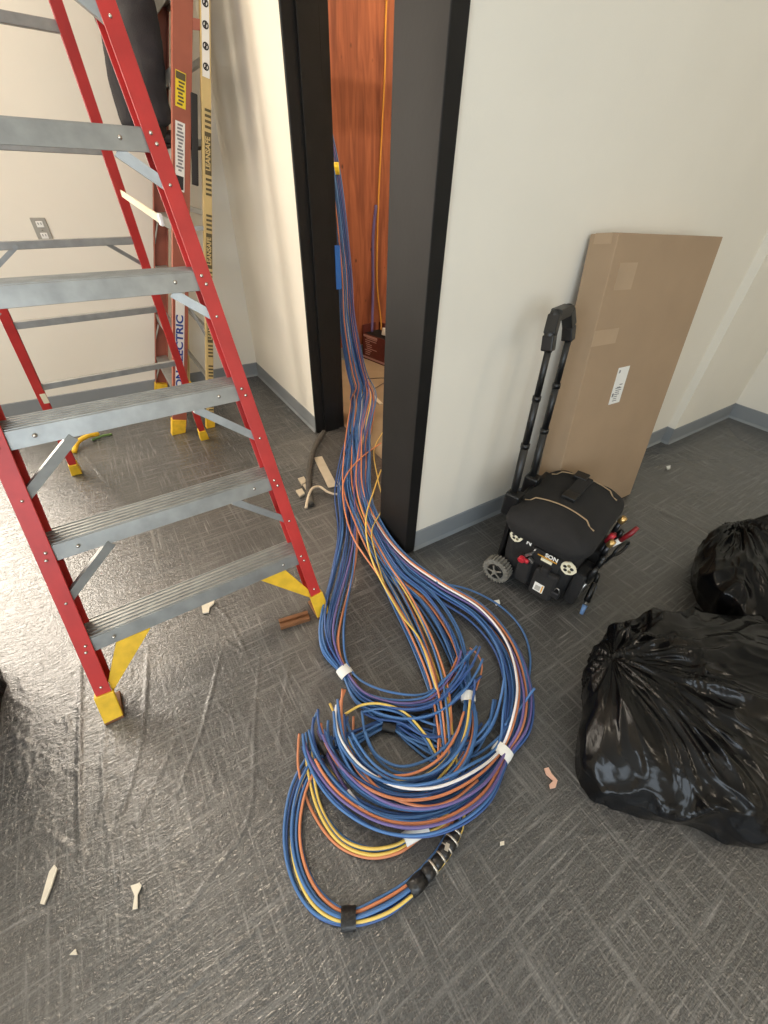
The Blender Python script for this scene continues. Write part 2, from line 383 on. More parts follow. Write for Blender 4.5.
# far wall with window_1 in it (left of the frame)
WX0, WX1, WZ0, WZ1 = -3.02, -0.88, 0.38, 3.02
struct('wall_far', MB().bb((WX1, YC, 0), (XA, YC + .15, ZC)).bb((XL - .1, YC, 0), (WX0, YC + .15, ZC)).bb((WX0, YC, 0), (WX1, YC + .15, WZ0))
       .bb((WX0, YC, WZ1), (WX1, YC + .15, ZC)), 'paint')
LY0, LY1 = -2.5, -0.5
struct('wall_left', MB().bb((XL - .15, YR, 0), (XL, LY0, ZC)).bb((XL - .15, LY1, 0), (XL, YC, ZC)).bb((XL - .15, LY0, 0), (XL, LY1, .75)).bb((XL - .15, LY0, 2.75), (XL, LY1, ZC)), 'paint')
RX0, RX1, RZ0, RZ1 = -3.1, 0.1, 0.75, 2.75
struct('wall_rear', MB().bb((XL - .1, YR - .15, 0), (RX0, YR, ZC)).bb((RX1, YR - .15, 0), (XD + .1, YR, ZC)).bb((RX0, YR - .15, 0), (RX1, YR, RZ0))
       .bb((RX0, YR - .15, RZ1), (RX1, YR, ZC)), 'paint')
def window(name, x0, x1, z0, z1, y, n, turn=None):
    f = MB(); t = .05; kids = []
    f.bb((x0, y - .04, z0), (x0 + t, y + .04, z1)).bb((x1 - t, y - .04, z0), (x1, y + .04, z1)).bb((x0, y - .04, z0), (x1, y + .04, z0 + t)).bb((x0, y - .04, z1 - t), (x1, y + .04, z1))
    if turn: f.xform(turn)
    o = struct(name, f, 'frame_black')
    for i in range(n):
        a = x0 + t + (x1 - x0 - 2 * t) * i / n; b = x0 + t + (x1 - x0 - 2 * t) * (i + 1) / n
        MB().bb((a + .012, y - .004, z0 + t), (b - .012, y + .004, z1 - t)).xform(turn or Matrix.Identity(4)).build('pane', 'window_glass', o)
        if i: MB().bb((a - .02, y - .03, z0 + t), (a + .02, y + .03, z1 - t)).xform(turn or Matrix.Identity(4)).build('mullion', 'frame_black', o)
window('window_1', WX0, WX1, WZ0, WZ1, YC + .075, 2)
window('window_2', RX0, RX1, RZ0, RZ1, YR - .075, 3)
window('window_3', LY0, LY1, .75, 2.75, -(XL - .075), 2, Matrix.Rotation(math.pi / 2, 4, 'Z'))
# closet behind the doorway
struct('wall_closet_side', MB().bb((3.2, 1.3, 0), (3.3, YC + .15, ZC)), 'paint')
struct('wall_closet_back', MB().bb((1.181, YC, 0), (3.3, YC + .15, ZC)), 'paint')
wp = bpy.data.objects['wall_closet_back']
xp = [1.185, 1.72, 2.94, 3.195]
for i in range(3):
    MB().bb((xp[i] + .003, YC - .018, .118), (xp[i + 1] - .003, YC, 2.44)).build('plywood_panel', 'plywood', wp, bevel=.002)
    MB().bb((xp[i] + .003, YC - .018, 2.446), (xp[i + 1] - .003, YC, ZC)).build('plywood_panel', 'plywood', wp, bevel=.002)

def baseboard(name, p0, p1, nrm):
    p0 = Vector(p0); p1 = Vector(p1); nv = Vector(nrm); up = Vector((0, 0, 1))
    prof = [(0, 0), (0.014, 0), (0.011, 0.006), (0.005, 0.016), (0.004, 0.106), (0, 0.11)]
    return struct(name, MB().prism(prof, p0, p1, nv, up), 'base_rubber')
baseboard('baseboard_doorway', (XA, JY1 + .018, 0), (XA, YC, 0), (-1, 0, 0))
baseboard('baseboard_far', (-0.81, YC, 0), (XA, YC, 0), (0, -1, 0))
baseboard('baseboard_right', (0.88, YB, 0), (XS, YB, 0), (0, -1, 0))
baseboard('baseboard_return', (XS, YB2 - .004, 0), (XS, YB, 0), (-1, 0, 0))
baseboard('baseboard_right_end', (XS - .004, YB2, 0), (XD, YB2, 0), (0, -1, 0))
baseboard('baseboard_end', (XD, YR, 0), (XD, YB2, 0), (-1, 0, 0))
baseboard('baseboard_closet', (1.19, YC, 0), (3.2, YC, 0), (0, -1, 0))

# door frame: left jamb with stop, right corner post, head
dj = MB().bb((XA - .005, JY1, 0), (XA + .205, JY1 + .018, 2.2))
df = struct('door_1', dj, 'frame_black', bevel=.003)
MB().bb((XA + .055, JY1 - .016, 0), (XA + .155, JY1, 2.2)).build('door_stop', 'frame_black', df, bevel=.002)
MB().bb((0.830, 1.066, 0), (0.884, JY0, ZC)).bb((0.884, 1.26, 0), (1.06, JY0, ZC)).build('corner_post', 'frame_black', df, bevel=.003)
MB().bb((XA - .012, JY0, 2.2), (XA + .205, JY1 + .05, 2.25)).build('head', 'frame_black', df, bevel=.003)
bt = MB().bb((1.164, JY1 - .0035, .86), (1.196, JY1 - .001, 1.07)).build('masking_tape', 'tape_blue', df); bt['label'] = 'strip of blue masking tape on the black jamb'

# ------------------------------------------------------------------ red step ladder (foreground)
def channel(w_, d_, t): return [(0, 0), (-w_, 0), (-w_, t), (-t, t), (-t, d_ - t), (-w_, d_ - t), (-w_, d_), (0, d_)]
def rail_axes(p0, p1, outward):
    t = (Vector(p1) - Vector(p0)).normalized(); u = Vector(outward); u = (u - t * u.dot(t)).normalized(); return t, u
class Line:
    def __init__(s, x, y, a, b): s.p = Vector((x, y, 0)); s.d = Vector((a, b, 1))
    def at(s, z): return s.p + s.d * z
def rivet(mb, c, n, r=.005): mb.ball(c, r, 8, 5)

def red_ladder():
    T = thing('step_ladder', 'tall red fibreglass step ladder with grey aluminium steps and yellow feet', 'ladder', (0, 1.8, 0))
    FR = Line(.338, .950, -.0830, .338); FL = Line(-.358, .930, .0760, .338)
    ZT = 2.86
    w_, d_, t_ = .041, .078, .005
    for ln, sg in ((FL, -1), (FR, 1)):
        p0, p1 = ln.at(.085), ln.at(ZT); t, u = rail_axes(p0, p1, (sg, 0, 0)); v = t.cross(u) * (-sg)
        if v.y < 0: v = -v
        # the line is the inner edge of the front flange
        pr = channel(w_, d_, t_)
        o = MB().prism([(a + w_, b) for a, b in pr], p0, p1, u, v).build('front_rail', 'red_fiberglass', T, bevel=.0015)
        ln.u, ln.v, ln.t, ln.sg = u, v, t, sg
        # boot: yellow shell round the rail end, brown sole
        q = ln.at(.0) ; top = ln.at(.10)
        b = MB(); e = .006
        prof = [(-e, -e), (w_ + e, -e), (w_ + e, d_ + e), (w_ - .008, d_ + e), (w_ - .008, .006), (-e, .006)]
        hv = Vector((0, 1, 0)); hu = Vector((sg, 0, 0))
        b.prism(prof, q + Vector((0, 0, .008)), top, hu, hv, u, v)
        f = b.build('foot', 'yellow_plastic', T, bevel=.003)
        MB().prism([(-e, -e), (w_ + e, -e), (w_ + e, d_ + .012), (-e, d_ + .012)], q, q + Vector((0, 0, .012)), hu, hv).build('sole', 'brown_shoe', f, bevel=.002)
        MB().prism([(0, 0.01), (w_ * .7, 0.01), (w_ * .7, .012), (0, .012)], q + Vector((0, 0, .012)), ln.at(.08), hu, hv).build('inner_plate', 'brown_shoe', f)
        rv = MB(); rivet(rv, ln.at(.125) + u * w_ * .5, v); rv.build('rivet', 'rivet_metal', T, smooth=True)
    zs = [(.207 + .2130 * i) * H for i in range(9)]
    for i, z in enumerate(zs):
        pl, pr_ = FL.at(z), FR.at(z); ex = (pr_ - pl).normalized(); pl2 = pl - ex * .034 + Vector((0, .0075, 0)); pr2 = pr_ + ex * .034 + Vector((0, .0075, 0))
        back = Vector((0, 1, 0)); up = Vector((0, .28, 1)).normalized(); dp = .082
        prof = [(0, 0), (0, -.046), (.012, -.046), (.012, -.042), (.003, -.042), (.003, -.004), (dp - .003, -.004), (dp - .003, -.034), (dp, -.034), (dp, 0)]
        st = MB().prism(prof, pl2, pr2, back, up)
        for k in range(6):
            yy = .004 + k * .0145
            st.prism([(yy, -.001), (yy + .0055, -.001), (yy + .0045, .0028), (yy + .001, .0028)], pl2, pr2, back, Vector((0, 0, 1)))
        so = st.build('step', 'aluminium', T, bevel=.0008, segs=1)
        for ln in (FL, FR):
            sgn = ln.sg
            for dz in (-.010, -.030):
                rv = MB(); rivet(rv, ln.at(z + dz) + ln.u * (w_ * .38 if dz > -.02 else w_ * .5) - ln.v * .001, None); rv.build('rivet', 'rivet_metal', T, smooth=True)
            # knee brace
            brz = z - .064
            kf = 1.0 if i < 3 else .55
            a = ln.at(z - .044) - Vector((sgn, 0, 0)) * .13 * kf + Vector((0, .013, 0))
            c = ln.at(z - .044 - .115 * kf) + Vector((0, .011, 0)) + ln.u * .012
            if i > 0:
                dirn = (c - a).normalized(); fr = Vector((0, 1, 0)); sd = dirn.cross(fr).normalized()
                br = MB().prism([(-.012, 0), (.012, 0), (.012, .003), (-.009, .003), (-.009, .018), (-.012, .018)], a, c, sd, fr)
                br.build('knee_brace', 'aluminium', T)
                rv = MB(); rivet(rv, c - Vector((0, .010, 0)) - ln.v * .001 + ln.u * .006, None, .0045); rv.build('rivet', 'rivet_metal', T, smooth=True)
            else:
                c = ln.at(.085) + Vector((0, .012, 0)); a = ln.at(z - .044) - Vector((sgn, 0, 0)) * .15 + Vector((0, .011, 0)); a2 = ln.at(z - .044) - Vector((sgn, 0, 0)) * .055 + Vector((0, .011, 0))
                d2 = ln.at(.125) + Vector((0, .011, 0))
                br = MB(); off = Vector((0, .004, 0)); vs = [a, a2, d2, c]
                br.add(vs + [q + off for q in vs], [(0, 1, 2, 3), (7, 6, 5, 4), (0, 4, 5, 1), (1, 5, 6, 2), (2, 6, 7, 3), (3, 7, 4, 0)])
                fl = Vector((0, .03, 0)); vs = [a, c]
                br.add([a, c, c + fl, a + fl], [(0, 1, 2, 3)])
                br.build('foot_brace', 'yellow_plastic', T)
            sr = MB(); rivet(sr, ln.at(z - .02) - Vector((sgn, 0, 0)) * .055 - Vector((0, -.006, 0)), None, .0055); sr.build('rivet', 'rivet_metal', so, smooth=True)
    # rear rails and bars
    RR = Line(.224 * H, 1.94 * H, -.069, -.25); RL = Line(-.309 * H, 1.90 * H, .084, -.25)
    ZR = 2.86
    for ln, sg in ((RL, -1), (RR, 1)):
        p0, p1 = ln.at(.05), ln.at(ZR); t, u = rail_axes(p0, p1, (sg, 0, 0)); v = t.cross(u)
        if v.y < 0: v = -v
        MB().prism([(a + .018, b - .012) for a, b in channel(.036, .036, .005)], p0, p1, u, v).build('rear_rail', 'red_fiberglass', T, bevel=.0015)
        hu = Vector((sg, 0, 0)); hv = Vector((0, 1, 0))
        MB().prism([(-.026, -.022), (.026, -.022), (.026, .034), (-.026, .034)], ln.at(0), ln.at(.075), hu, hv, u * .82, v * .82).build('foot', 'yellow_plastic', T, bevel=.004)
    for i in range(8):
        z = (.402 + .213 * i) * H
        a, b = RL.at(z), RR.at(z); ex = (b - a).normalized()
        MB().prism([(0, -.014), (.022, -.014), (.022, .014), (0, .014)], a - ex * .012, b + ex * .012, Vector((0, 1, 0)), Vector((0, 0, 1))).build('rear_bar', 'aluminium', T, bevel=.002)
        if i in (2, 5):
            for ln, sg in ((RL, -1), (RR, 1)):
                MB().bar(ln.at(z) - Vector((sg * .13, -.01, .0)), ln.at(z - .10) + Vector((0, .01, 0)), .016, .003, (0, 1, 0)).build('diagonal_brace', 'aluminium', T)
    # spreaders between front and rear rails
    for lf, lr, sg in ((FL, RL, -1), (FR, RR, 1)):
        zf, zr = 1.235, 1.28
        a = lf.at(zf) + Vector((-sg * .004, .075, 0)); b = lr.at(zr) + Vector((sg * .0, -.01, 0))
        a = a.lerp(b, .16); MB().bar(a, b, .022, .004, (1, 0, 0)).build('spreader', 'strap_pale', T)
        MB().box(a - Vector((sg * .0, .006, 0)), (.010, .035, .03)).build('spreader_clip', 'sticker_white' if sg > 0 else 'aluminium', T, bevel=.003)
    # top cap
    a, b = FL.at(ZT), FR.at(ZT); c = (a + b) / 2; r = (RL.at(ZR) + RR.at(ZR)) / 2
    MB().box(((c.x + r.x) / 2, (c.y + r.y) / 2 + .03, ZT + .03), ((b - a).length + .12, abs(r.y - c.y) + .16, .075)).build('top_cap', 'red_fiberglass', T, bevel=.012)
    # small scuffed sticker on the left rear rail
    q = RL.at(.66 * H * .80)
    MB().box(q + Vector((.0, -.020, -.20)), (.022, .003, .045)).build('label_patch', 'strap_pale', T)
red_ladder()
bk = MB(); a = G(280, 626); b = G(309, 617); d = (b - a).normalized(); s = Vector((-d.y, d.x, 0))
prof = [(-.02, 0), (.02, 0), (.02, .018), (.006, .018), (.006, .010), (-.006, .010), (-.006, .018), (-.02, .018)]
bk.prism(prof, a, b, s, Vector((0, 0, 1)))
tagit(bk.build('wood_offcut', 'brown_shoe', bevel=.001), 'short grooved brown wood strip under the right foot of the red ladder', 'wood strip')

# ------------------------------------------------------------------ brown ladder leaning against the doorway wall
def brown_ladder():
    T = thing('leaning_ladder', 'brown and tan fibreglass ladder leaning on the wall beside the doorway', 'ladder', (.25, 3.1, 0))
    N = Line(.100 * H, 2.050 * H, .282, .012); Fa = Line(.105 * H, 2.590 * H, .282, -.045)
    ZT = 2.86; w_, d_ = .036, .082
    for ln, sg in ((N, -1), (Fa, 1)):
        p0, p1 = ln.at(.06), ln.at(ZT); t, u = rail_axes(p0, p1, (0, sg, 0)); v = t.cross(u)
        if v.x < 0: v = -v
        ln.u, ln.v, ln.t = u, v, t
        MB().prism(channel(w_, d_, .005), p0, p1, u, v).build('front_rail', 'brown_fiberglass', T, bevel=.0015)
        hu = Vector((0, sg, 0)); hv = Vector((1, 0, 0)); q = ln.at(0); e = .006
        f = MB().prism([(e, -e), (-w_ - e, -e), (-w_ - e, d_ * .9 + e), (e, d_ * .9 + e)], q, ln.at(.105), hu, hv, u, v).build('foot', 'yellow_plastic', T, bevel=.004)
    R1 = Line(.262 * H, 2.040 * H, .226, .012); R2 = Line(.262 * H, 2.590 * H, .226, -.045)
    for ln, sg in ((R1, -1), (R2, 1)):
        p0, p1 = ln.at(.05), ln.at(ZT); t, u = rail_axes(p0, p1, (0, sg, 0)); v = t.cross(u)
        if v.x < 0: v = -v
        ln.u, ln.v, ln.t = u, v, t
        MB().prism(channel(.03, .042, .005), p0, p1, u, v).build('rear_rail', 'tan_fiberglass', T, bevel=.0015)
        MB().prism([(.006, -.006), (-.036, -.006), (-.036, .05), (.006, .05)], ln.at(0), ln.at(.08), Vector((0, sg, 0)), Vector((1, 0, 0)), u, v).build('foot', 'yellow_plastic', T, bevel=.004)
    for i in range(9):
        z = (.215 + .213 * i) * H
        a, b = N.at(z), Fa.at(z)
        MB().prism([(.004, 0), (.004, -.05), (.008, -.05), (.008, -.004), (.075, -.004), (.075, -.025), (.079, -.025), (.079, 0)], a + Vector((0, .004, 0)), b - Vector((0, .004, 0)), Vector((1, 0, 0)), Vector((0, 0, 1))).build('step', 'aluminium', T)
        for ln, sg in ((N, 1), (Fa, -1)):
            MB().bar(ln.at(z - .05) + Vector((.008, sg * .12, 0)), ln.at(z - .16) + Vector((.008, sg * .01, 0)), .018, .003, (1, 0, 0)).build('knee_brace', 'aluminium', T)
        if i < 7:
            a, b = R1.at(z + .03), R2.at(z + .03)
            MB().bar(a + Vector((.02, .006, 0)), b + Vector((.02, -.006, 0)), .02, .024).build('rear_bar', 'aluminium', T, bevel=.002)
    # side links between the front and rear rail on the near side
    MB().bar(N.at(1.86) + Vector((.05, .01, 0)), R1.at(1.86) + Vector((.01, .01, 0)), .004, .035, (0, 0, 1)).build('side_link', 'brown_fiberglass', T)
    MB().bar(N.at(1.12) + Vector((.05, .01, 0)), R1.at(1.12) + Vector((.01, .01, 0)), .004, .02, (0, 0, 1)).build('side_link', 'aluminium', T)
    MB().bar(N.at(.82) + Vector((.05, .02, 0)), R1.at(.55) + Vector((.02, .01, 0)), .014, .004, (0, 1, 0)).build('side_link', 'aluminium', T)
    MB().bar(N.at(.36) + Vector((.05, .02, 0)), R1.at(.16) + Vector((.02, .01, 0)), .014, .004, (0, 1, 0)).build('side_link', 'aluminium', T)
    MB().bar(N.at(.34) + Vector((.03, .02, 0)), N.at(.10) + Vector((.06, .26, 0)), .022, .004, (1, 0, 0)).build('foot_brace', 'yellow_plastic', T)
    hk = MB().bar(N.at(1.64) + Vector((.095, .004, 0)), N.at(1.30) + Vector((.11, .004, 0)), .03, .02, (0, 1, 0)).build('hinge_lever', 'ink_black', T, bevel=.004)
    # stickers and lettering on the near web (faces -y)
    fy = Vector((0, -.0008, 0))
    def on_web(ln, z, off, d): return ln.at(z) + ln.v * off + ln.u * d
    def patch(name, ln, z0, z1, o0, o1, m, par, d=.0012):
        vs = [on_web(ln, z0, o0, d), on_web(ln, z0, o1, d), on_web(ln, z1, o1, d), on_web(ln, z1, o0, d)]; vs += [q - ln.u * .001 for q in vs]
        return MB().add(vs, [(0, 1, 2, 3), (7, 6, 5, 4), (0, 4, 5, 1), (1, 5, 6, 2), (2, 6, 7, 3), (3, 7, 4, 0)]).build(name, m, par)
    def lines(ln, z0, z1, o0, o1, n, m, par, seed):
        r = random.Random(seed); mb = MB()
        for k in range(n):
            z = z0 + (z1 - z0) * (k + .5) / n; h = (z1 - z0) / n * .28; a = o0 + r.uniform(0, .3) * (o1 - o0); b = o1 - r.uniform(0, .3) * (o1 - o0)
            vs = [on_web(ln, z - h, a, .0024), on_web(ln, z - h, b, .0024), on_web(ln, z + h, b, .0024), on_web(ln, z + h, a, .0024)]
            mb.add(vs, [(0, 1, 2, 3)])
        mb.build('print', m, par)
    py = patch('warning_sticker', N, 1.595, 1.715, .012, .056, 'sticker_yellow', T); lines(N, 1.60, 1.685, .017, .051, 7, 'ink_olive', py, 1)
    patch('print', N, 1.688, 1.712, .014, .054, 'ink_olive', py, .0022)
    pw = patch('instruction_sticker', N, 1.285, 1.545, .012, .054, 'sticker_white', T); lines(N, 1.36, 1.54, .016, .05, 14, 'ink_grey', pw, 2)
    patch('print', N, 1.292, 1.345, .016, .05, 'ink_black', pw, .0022)
    pn = patch('name_sticker', N, .20, .905, .014, .062, 'sticker_white', T)
    def vert_text(txt, ln, z, off, size, m, par, sx=1.0, d=.0022):
        return text_part(txt, size, basis(ln.t, -ln.v, on_web(ln, z, off, d)), m, par, sx=sx)
    vert_text('SON ELECTRIC', N, .50, .038, .052, 'ink_blue', pn, sx=1.32)
    patch('sticker_end', N, .80, .905, .015, .061, 'sticker_grey', pn, .0022)
    # tan rail: pictograms on top, hazard bars and the lettering further down
    pp = patch('pictogram_sticker', R1, 1.70, 2.06, .004, .036, 'sticker_white', T)
    for zc in (1.735, 1.80, 1.865, 1.93, 1.995, 2.05):
        c = on_web(R1, zc, .02, .0022); mb = MB(); n = 18
        vs = []
        for r_ in (.0088, .0135):
            vs += [c + (R1.v * math.cos(2 * math.pi * k / n) + R1.t * math.sin(2 * math.pi * k / n)) * r_ for k in range(n)]
        mb.add(vs, [(k, (k + 1) % n, n + (k + 1) % n, n + k) for k in range(n)])
        mb.bar(c - R1.v * .009 - R1.t * .009, c + R1.v * .009 + R1.t * .009, .004, .0005, -R1.u)
        mb.bar(c - R1.t * .009, c + R1.t * .009, .006, .0005, -R1.u)
        mb.build('pictogram', 'ink_black', pp)
    for zc in (1.43, 1.02, .63, .25):
        band = patch('name_band', R1, zc - .082, zc + .082, .010, .040, 'ink_olive', T)
        vert_text('LEANSAFE', R1, zc, .025, .031, 'tan_fiberglass', band, sx=.95)
        for s_ in (-1, 1):
            for k in range(4):
                z = zc + s_ * (.10 + k * .020)
                patch('hazard_bar', R1, z - .005, z + .005, .012, .04, 'ink_olive', T)
brown_ladder()

# ------------------------------------------------------------------ person on the brown ladder
def skin_mesh(name, verts, edges, radii, m, parent, sub=2, root=0):
    L = wl(parent); me = bpy.data.meshes.new(name); me.from_pydata([tuple(Vector(v) - L) for v in verts], edges, []); me.materials.append(MATS[m])
    o = bpy.data.objects.new(name, me); COL.objects.link(o); o.parent = parent; WL[o.name] = L.copy()
    sk = o.modifiers.new('skin', 'SKIN'); sk.use_smooth_shade = True
    for i, r in enumerate(radii):
        rr = r if isinstance(r, tuple) else (r, r)
        me.skin_vertices[0].data[i].radius = rr; me.skin_vertices[0].data[i].use_root = (i == root)
    ss = o.modifiers.new('sub', 'SUBSURF'); ss.levels = sub; ss.render_levels = sub
    return o
def person():
    zf = (.215 + .213 * 4) * H + .004                  # top of the step that carries the feet
    xf = .100 * H + .282 * zf + .04
    yr, yl = 2.99, 3.24
    T = thing('person', 'person in dark work trousers standing on the leaning ladder', 'person', (xf, (yr + yl) / 2, zf))
    yc = (yr + yl) / 2; x0 = xf - .05
    # continuous body (skin): pelvis-root, spine, neck, head, arms reaching up to the wall, legs
    V = [(x0 - .01, yc, zf + .92), (x0, yc, zf + 1.12), (x0 - .01, yc, zf + 1.36), (x0, yc, zf + 1.46), (x0 + .02, yc, zf + 1.55), (x0 + .03, yc, zf + 1.66),
         (x0, yr - .05, zf + 1.38), (x0 + .10, yr - .08, zf + 1.18), (x0 + .20, yr - .02, zf + 1.34), (x0 + .25, yr, zf + 1.40),
         (x0, yl + .05, zf + 1.38), (x0 + .10, yl + .08, zf + 1.18), (x0 + .20, yl + .02, zf + 1.36), (x0 + .25, yl, zf + 1.43),
         (x0, yr + .01, zf + .86), (x0 + .03, yr, zf + .48), (xf - .055, yr, zf + .10), (x0 - .02, yl - .01, zf + .86), (x0 - .05, yl, zf + .48), (xf - .115, yl, zf + .10)]
    Eg = [(0, 1), (1, 2), (2, 3), (3, 4), (4, 5), (2, 6), (6, 7), (7, 8), (8, 9), (2, 10), (10, 11), (11, 12), (12, 13), (0, 14), (14, 15), (15, 16), (0, 17), (17, 18), (18, 19)]
    Rd = [(.12, .15), (.11, .14), (.11, .15), .055, .055, .06, .055, .042, .032, .028, .055, .042, .032, .028, .085, .06, .04, .085, .06, .04]
    body = skin_mesh('body', V, Eg, Rd, 'skin', T)
    # head with face
    hc = Vector((x0 + .035, yc, zf + 1.645))
    hd = MB().ball(hc, .11, 20, 14, (.93, .74, 1.08)); hd.ball(hc + Vector((.10, 0, -.01)), .016, 8, 6, (1, .8, 1.5))
    for s_ in (-1, 1):
        hd.ball(hc + Vector((-.005, s_ * .082, -.005)), .028, 8, 6, (.6, .3, 1))
    ho = hd.build('head', 'skin', T, smooth=True)
    for s_ in (-1, 1):
        MB().ball(hc + Vector((.092, s_ * .032, .012)), .011, 8, 6).build('eye', 'ink_black', ho, smooth=True)
    MB().ball(hc + Vector((.092, 0, -.05)), .012, 8, 6, (.5, 2, .5)).build('mouth', 'dark_red_grip', ho, smooth=True)
    MB().ball(hc + Vector((-.022, 0, .028)), .114, 18, 12, (.88, .76, 1.0)).build('hair', 'hair', T, smooth=True)
    # hands: palm and five fingers touching the wall side
    for base, s_ in ((Vector(V[9]), -1), (Vector(V[13]), 1)):
        vv = [base, base + Vector((.045, 0, .02)), base + Vector((.085, 0, .035))]; ee = [(0, 1), (1, 2)]; rr = [(.024, .028), (.016, .038), (.014, .038)]
        hnd = skin_mesh('hand', vv, ee, rr, 'skin', T, 1)
        for k in range(4):
            o_ = Vector((.082, (k - 1.5) * .02, .033)); l = [.07, .08, .075, .06][k]
            MB().tube([base + o_, base + o_ + Vector((l * .5, 0, .012)), base + o_ + Vector((l, 0, -.004))], [.009, .0085, .007], 8).build('finger', 'skin', hnd, smooth=True)
        MB().tube([base + Vector((.02, -s_ * .02, .01)), base + Vector((.05, -s_ * .055, .022)), base + Vector((.08, -s_ * .06, .03))], [.012, .010, .008], 8).build('thumb', 'skin', hnd, smooth=True)
    # trousers with loose folds, shirt, boots
    tv = [(x0 - .01, yc, zf + .96)]; te = []; tr = [(.15, .185)]
    for y in (yr, yl):
        i = len(tv); k = .01 if y == yr else -.01; e = 0 if y == yr else -.06
        tv += [(x0 - .005 + e * .4, y + k, zf + .84), (x0 + .015 + e, y, zf + .62), (x0 + .03 + e, y, zf + .45), (x0 + .005 + e, y, zf + .27), (xf - .05 + e, y, zf + .13), (xf - .045 + e, y, zf + .07)]
        te += [(0, i), (i, i + 1), (i + 1, i + 2), (i + 2, i + 3), (i + 3, i + 4), (i + 4, i + 5)]; tr += [(.115, .115), .098, .085, .086, .082, .078]
    tro = skin_mesh('trousers', tv, te, tr, 'denim', T, 3)
    tx = bpy.data.textures.new('folds', 'CLOUDS'); tx.noise_scale = .11
    dm = tro.modifiers.new('folds', 'DISPLACE'); dm.texture = tx; dm.strength = .03; dm.mid_level = .5
    sv = [(x0 - .01, yc, zf + .98), (x0, yc, zf + 1.15), (x0 - .01, yc, zf + 1.36), (x0, yr - .05, zf + 1.385), (x0 + .085, yr - .078, zf + 1.20), (x0, yl + .05, zf + 1.385), (x0 + .085, yl + .078, zf + 1.20), (x0, yc, zf + 1.44)]
    skin_mesh('shirt', sv, [(0, 1), (1, 2), (2, 3), (3, 4), (2, 5), (5, 6), (2, 7)], [(.15, .175), (.14, .165), (.13, .17), .075, .06, .075, .06, .06], 'shirt', T)
    for y, xf in ((yr, xf), (yl, xf - .06)):
        b = MB().tube([(xf - .06, y, zf + .14), (xf - .06, y, zf + .05), (xf - .055, y, zf + .03)], [.052, .05, .045], 14)
        b.ball((xf + .035, y, zf + .036), .05, 14, 8, (2.2, .9, .75))
        b.box((xf + .01, y, zf + .008), (.27, .085, .016))
        b.build('boot', 'boot_leather', T, smooth=False, bevel=.006)
person()

# ------------------------------------------------------------------ outlet on the far wall
ob = thing('wall_outlet', 'grey metal outlet plate on the far cream wall', 'outlet', (-.145, YC, 1.06))
MB().box((-.145, YC - .004, 1.065), (.074, .008, .118)).build('cover_plate', 'wall_box_steel', ob, bevel=.003)
for dz in (.028, -.028):
    so_ = MB().box((-.145, YC - .009, 1.065 + dz), (.034, .004, .030)).build('socket', 'sticker_white', ob, bevel=.004)
    for dx in (-.007, .007): MB().box((-.145 + dx, YC - .0115, 1.068 + dz), (.003, .002, .010)).build('slot', 'ink_black', so_)
MB().ball((-.145, YC - .0085, 1.065), .004, 8, 5).build('screw', 'rivet_metal', ob, smooth=True)

# ------------------------------------------------------------------ cardboard box leaning on the right wall
def carton():
    W_, D_, L_ = .735, .105, 1.215
    p = Vector((1.475, .808, 0.0))                      # bottom front left corner
    lean = math.atan2(.152, 1.225); up = Vector((.040, math.sin(lean), math.cos(lean))).normalized()
    ex = Vector((1, 0, -.040)).normalized(); ex = (ex - up * ex.dot(up)).normalized(); ey = up.cross(ex)
    p.z = .031
    T = thing('cardboard_box', 'tall flat brown cardboard box leaning on the wall behind the tool bag', 'box', tuple(p))
    M = basis(ex, ey, p)
    def B(lo, hi): return MB().bb(lo, hi).xform(M)
    B((0, 0, 0), (W_, D_, L_)).build('carton', 'cardboard', T, bevel=.003)
    B((.012, -.0016, L_ * .0), (W_ - .012, 0, .001)).build('edge_fold', 'cardboard_edge', T)
    B((0, D_ * .48, L_), (W_, D_ * .52, L_ + .0008)).build('flap_gap', 'cardboard_edge', T)
    B((.0, D_ * .2, L_), (W_ * .98, D_ * .8, L_ + .0014)).build('packing_tape', 'packing_tape', T)
    B((-.0014, .02, L_ - .03), (0, D_ - .02, L_ + .001)).build('packing_tape', 'packing_tape', T)
    B((0, -.0012, .86), (.155, 0, .915)).build('packing_tape', 'packing_tape', T)
    B((.05, -.0010, 1.045), (.16, 0, 1.13)).build('packing_tape', 'packing_tape', T)
    lb = B((.235, -.0016, .60), (.315, 0, .755)).build('shipping_label', 'sticker_white', T)
    pr = MB(); r = random.Random(5)
    for k in range(7):
        z = .612 + k * .009; pr.bb((.246 + r.uniform(0, .012), -.0022, z), (.300 - r.uniform(0, .02), -.0017, z + .0035))
    pr.bb((.24, -.0022, .632), (.250, -.0017, .648)); pr.bb((.243, -.0022, .733), (.253, -.0017, .745)); pr.bb((.262, -.0022, .668), (.285, -.0017, .673)); pr.bb((.275, -.0022, .680), (.296, -.0017, .684))
    pr.xform(M).build('print', 'ink_grey', lb)
carton()

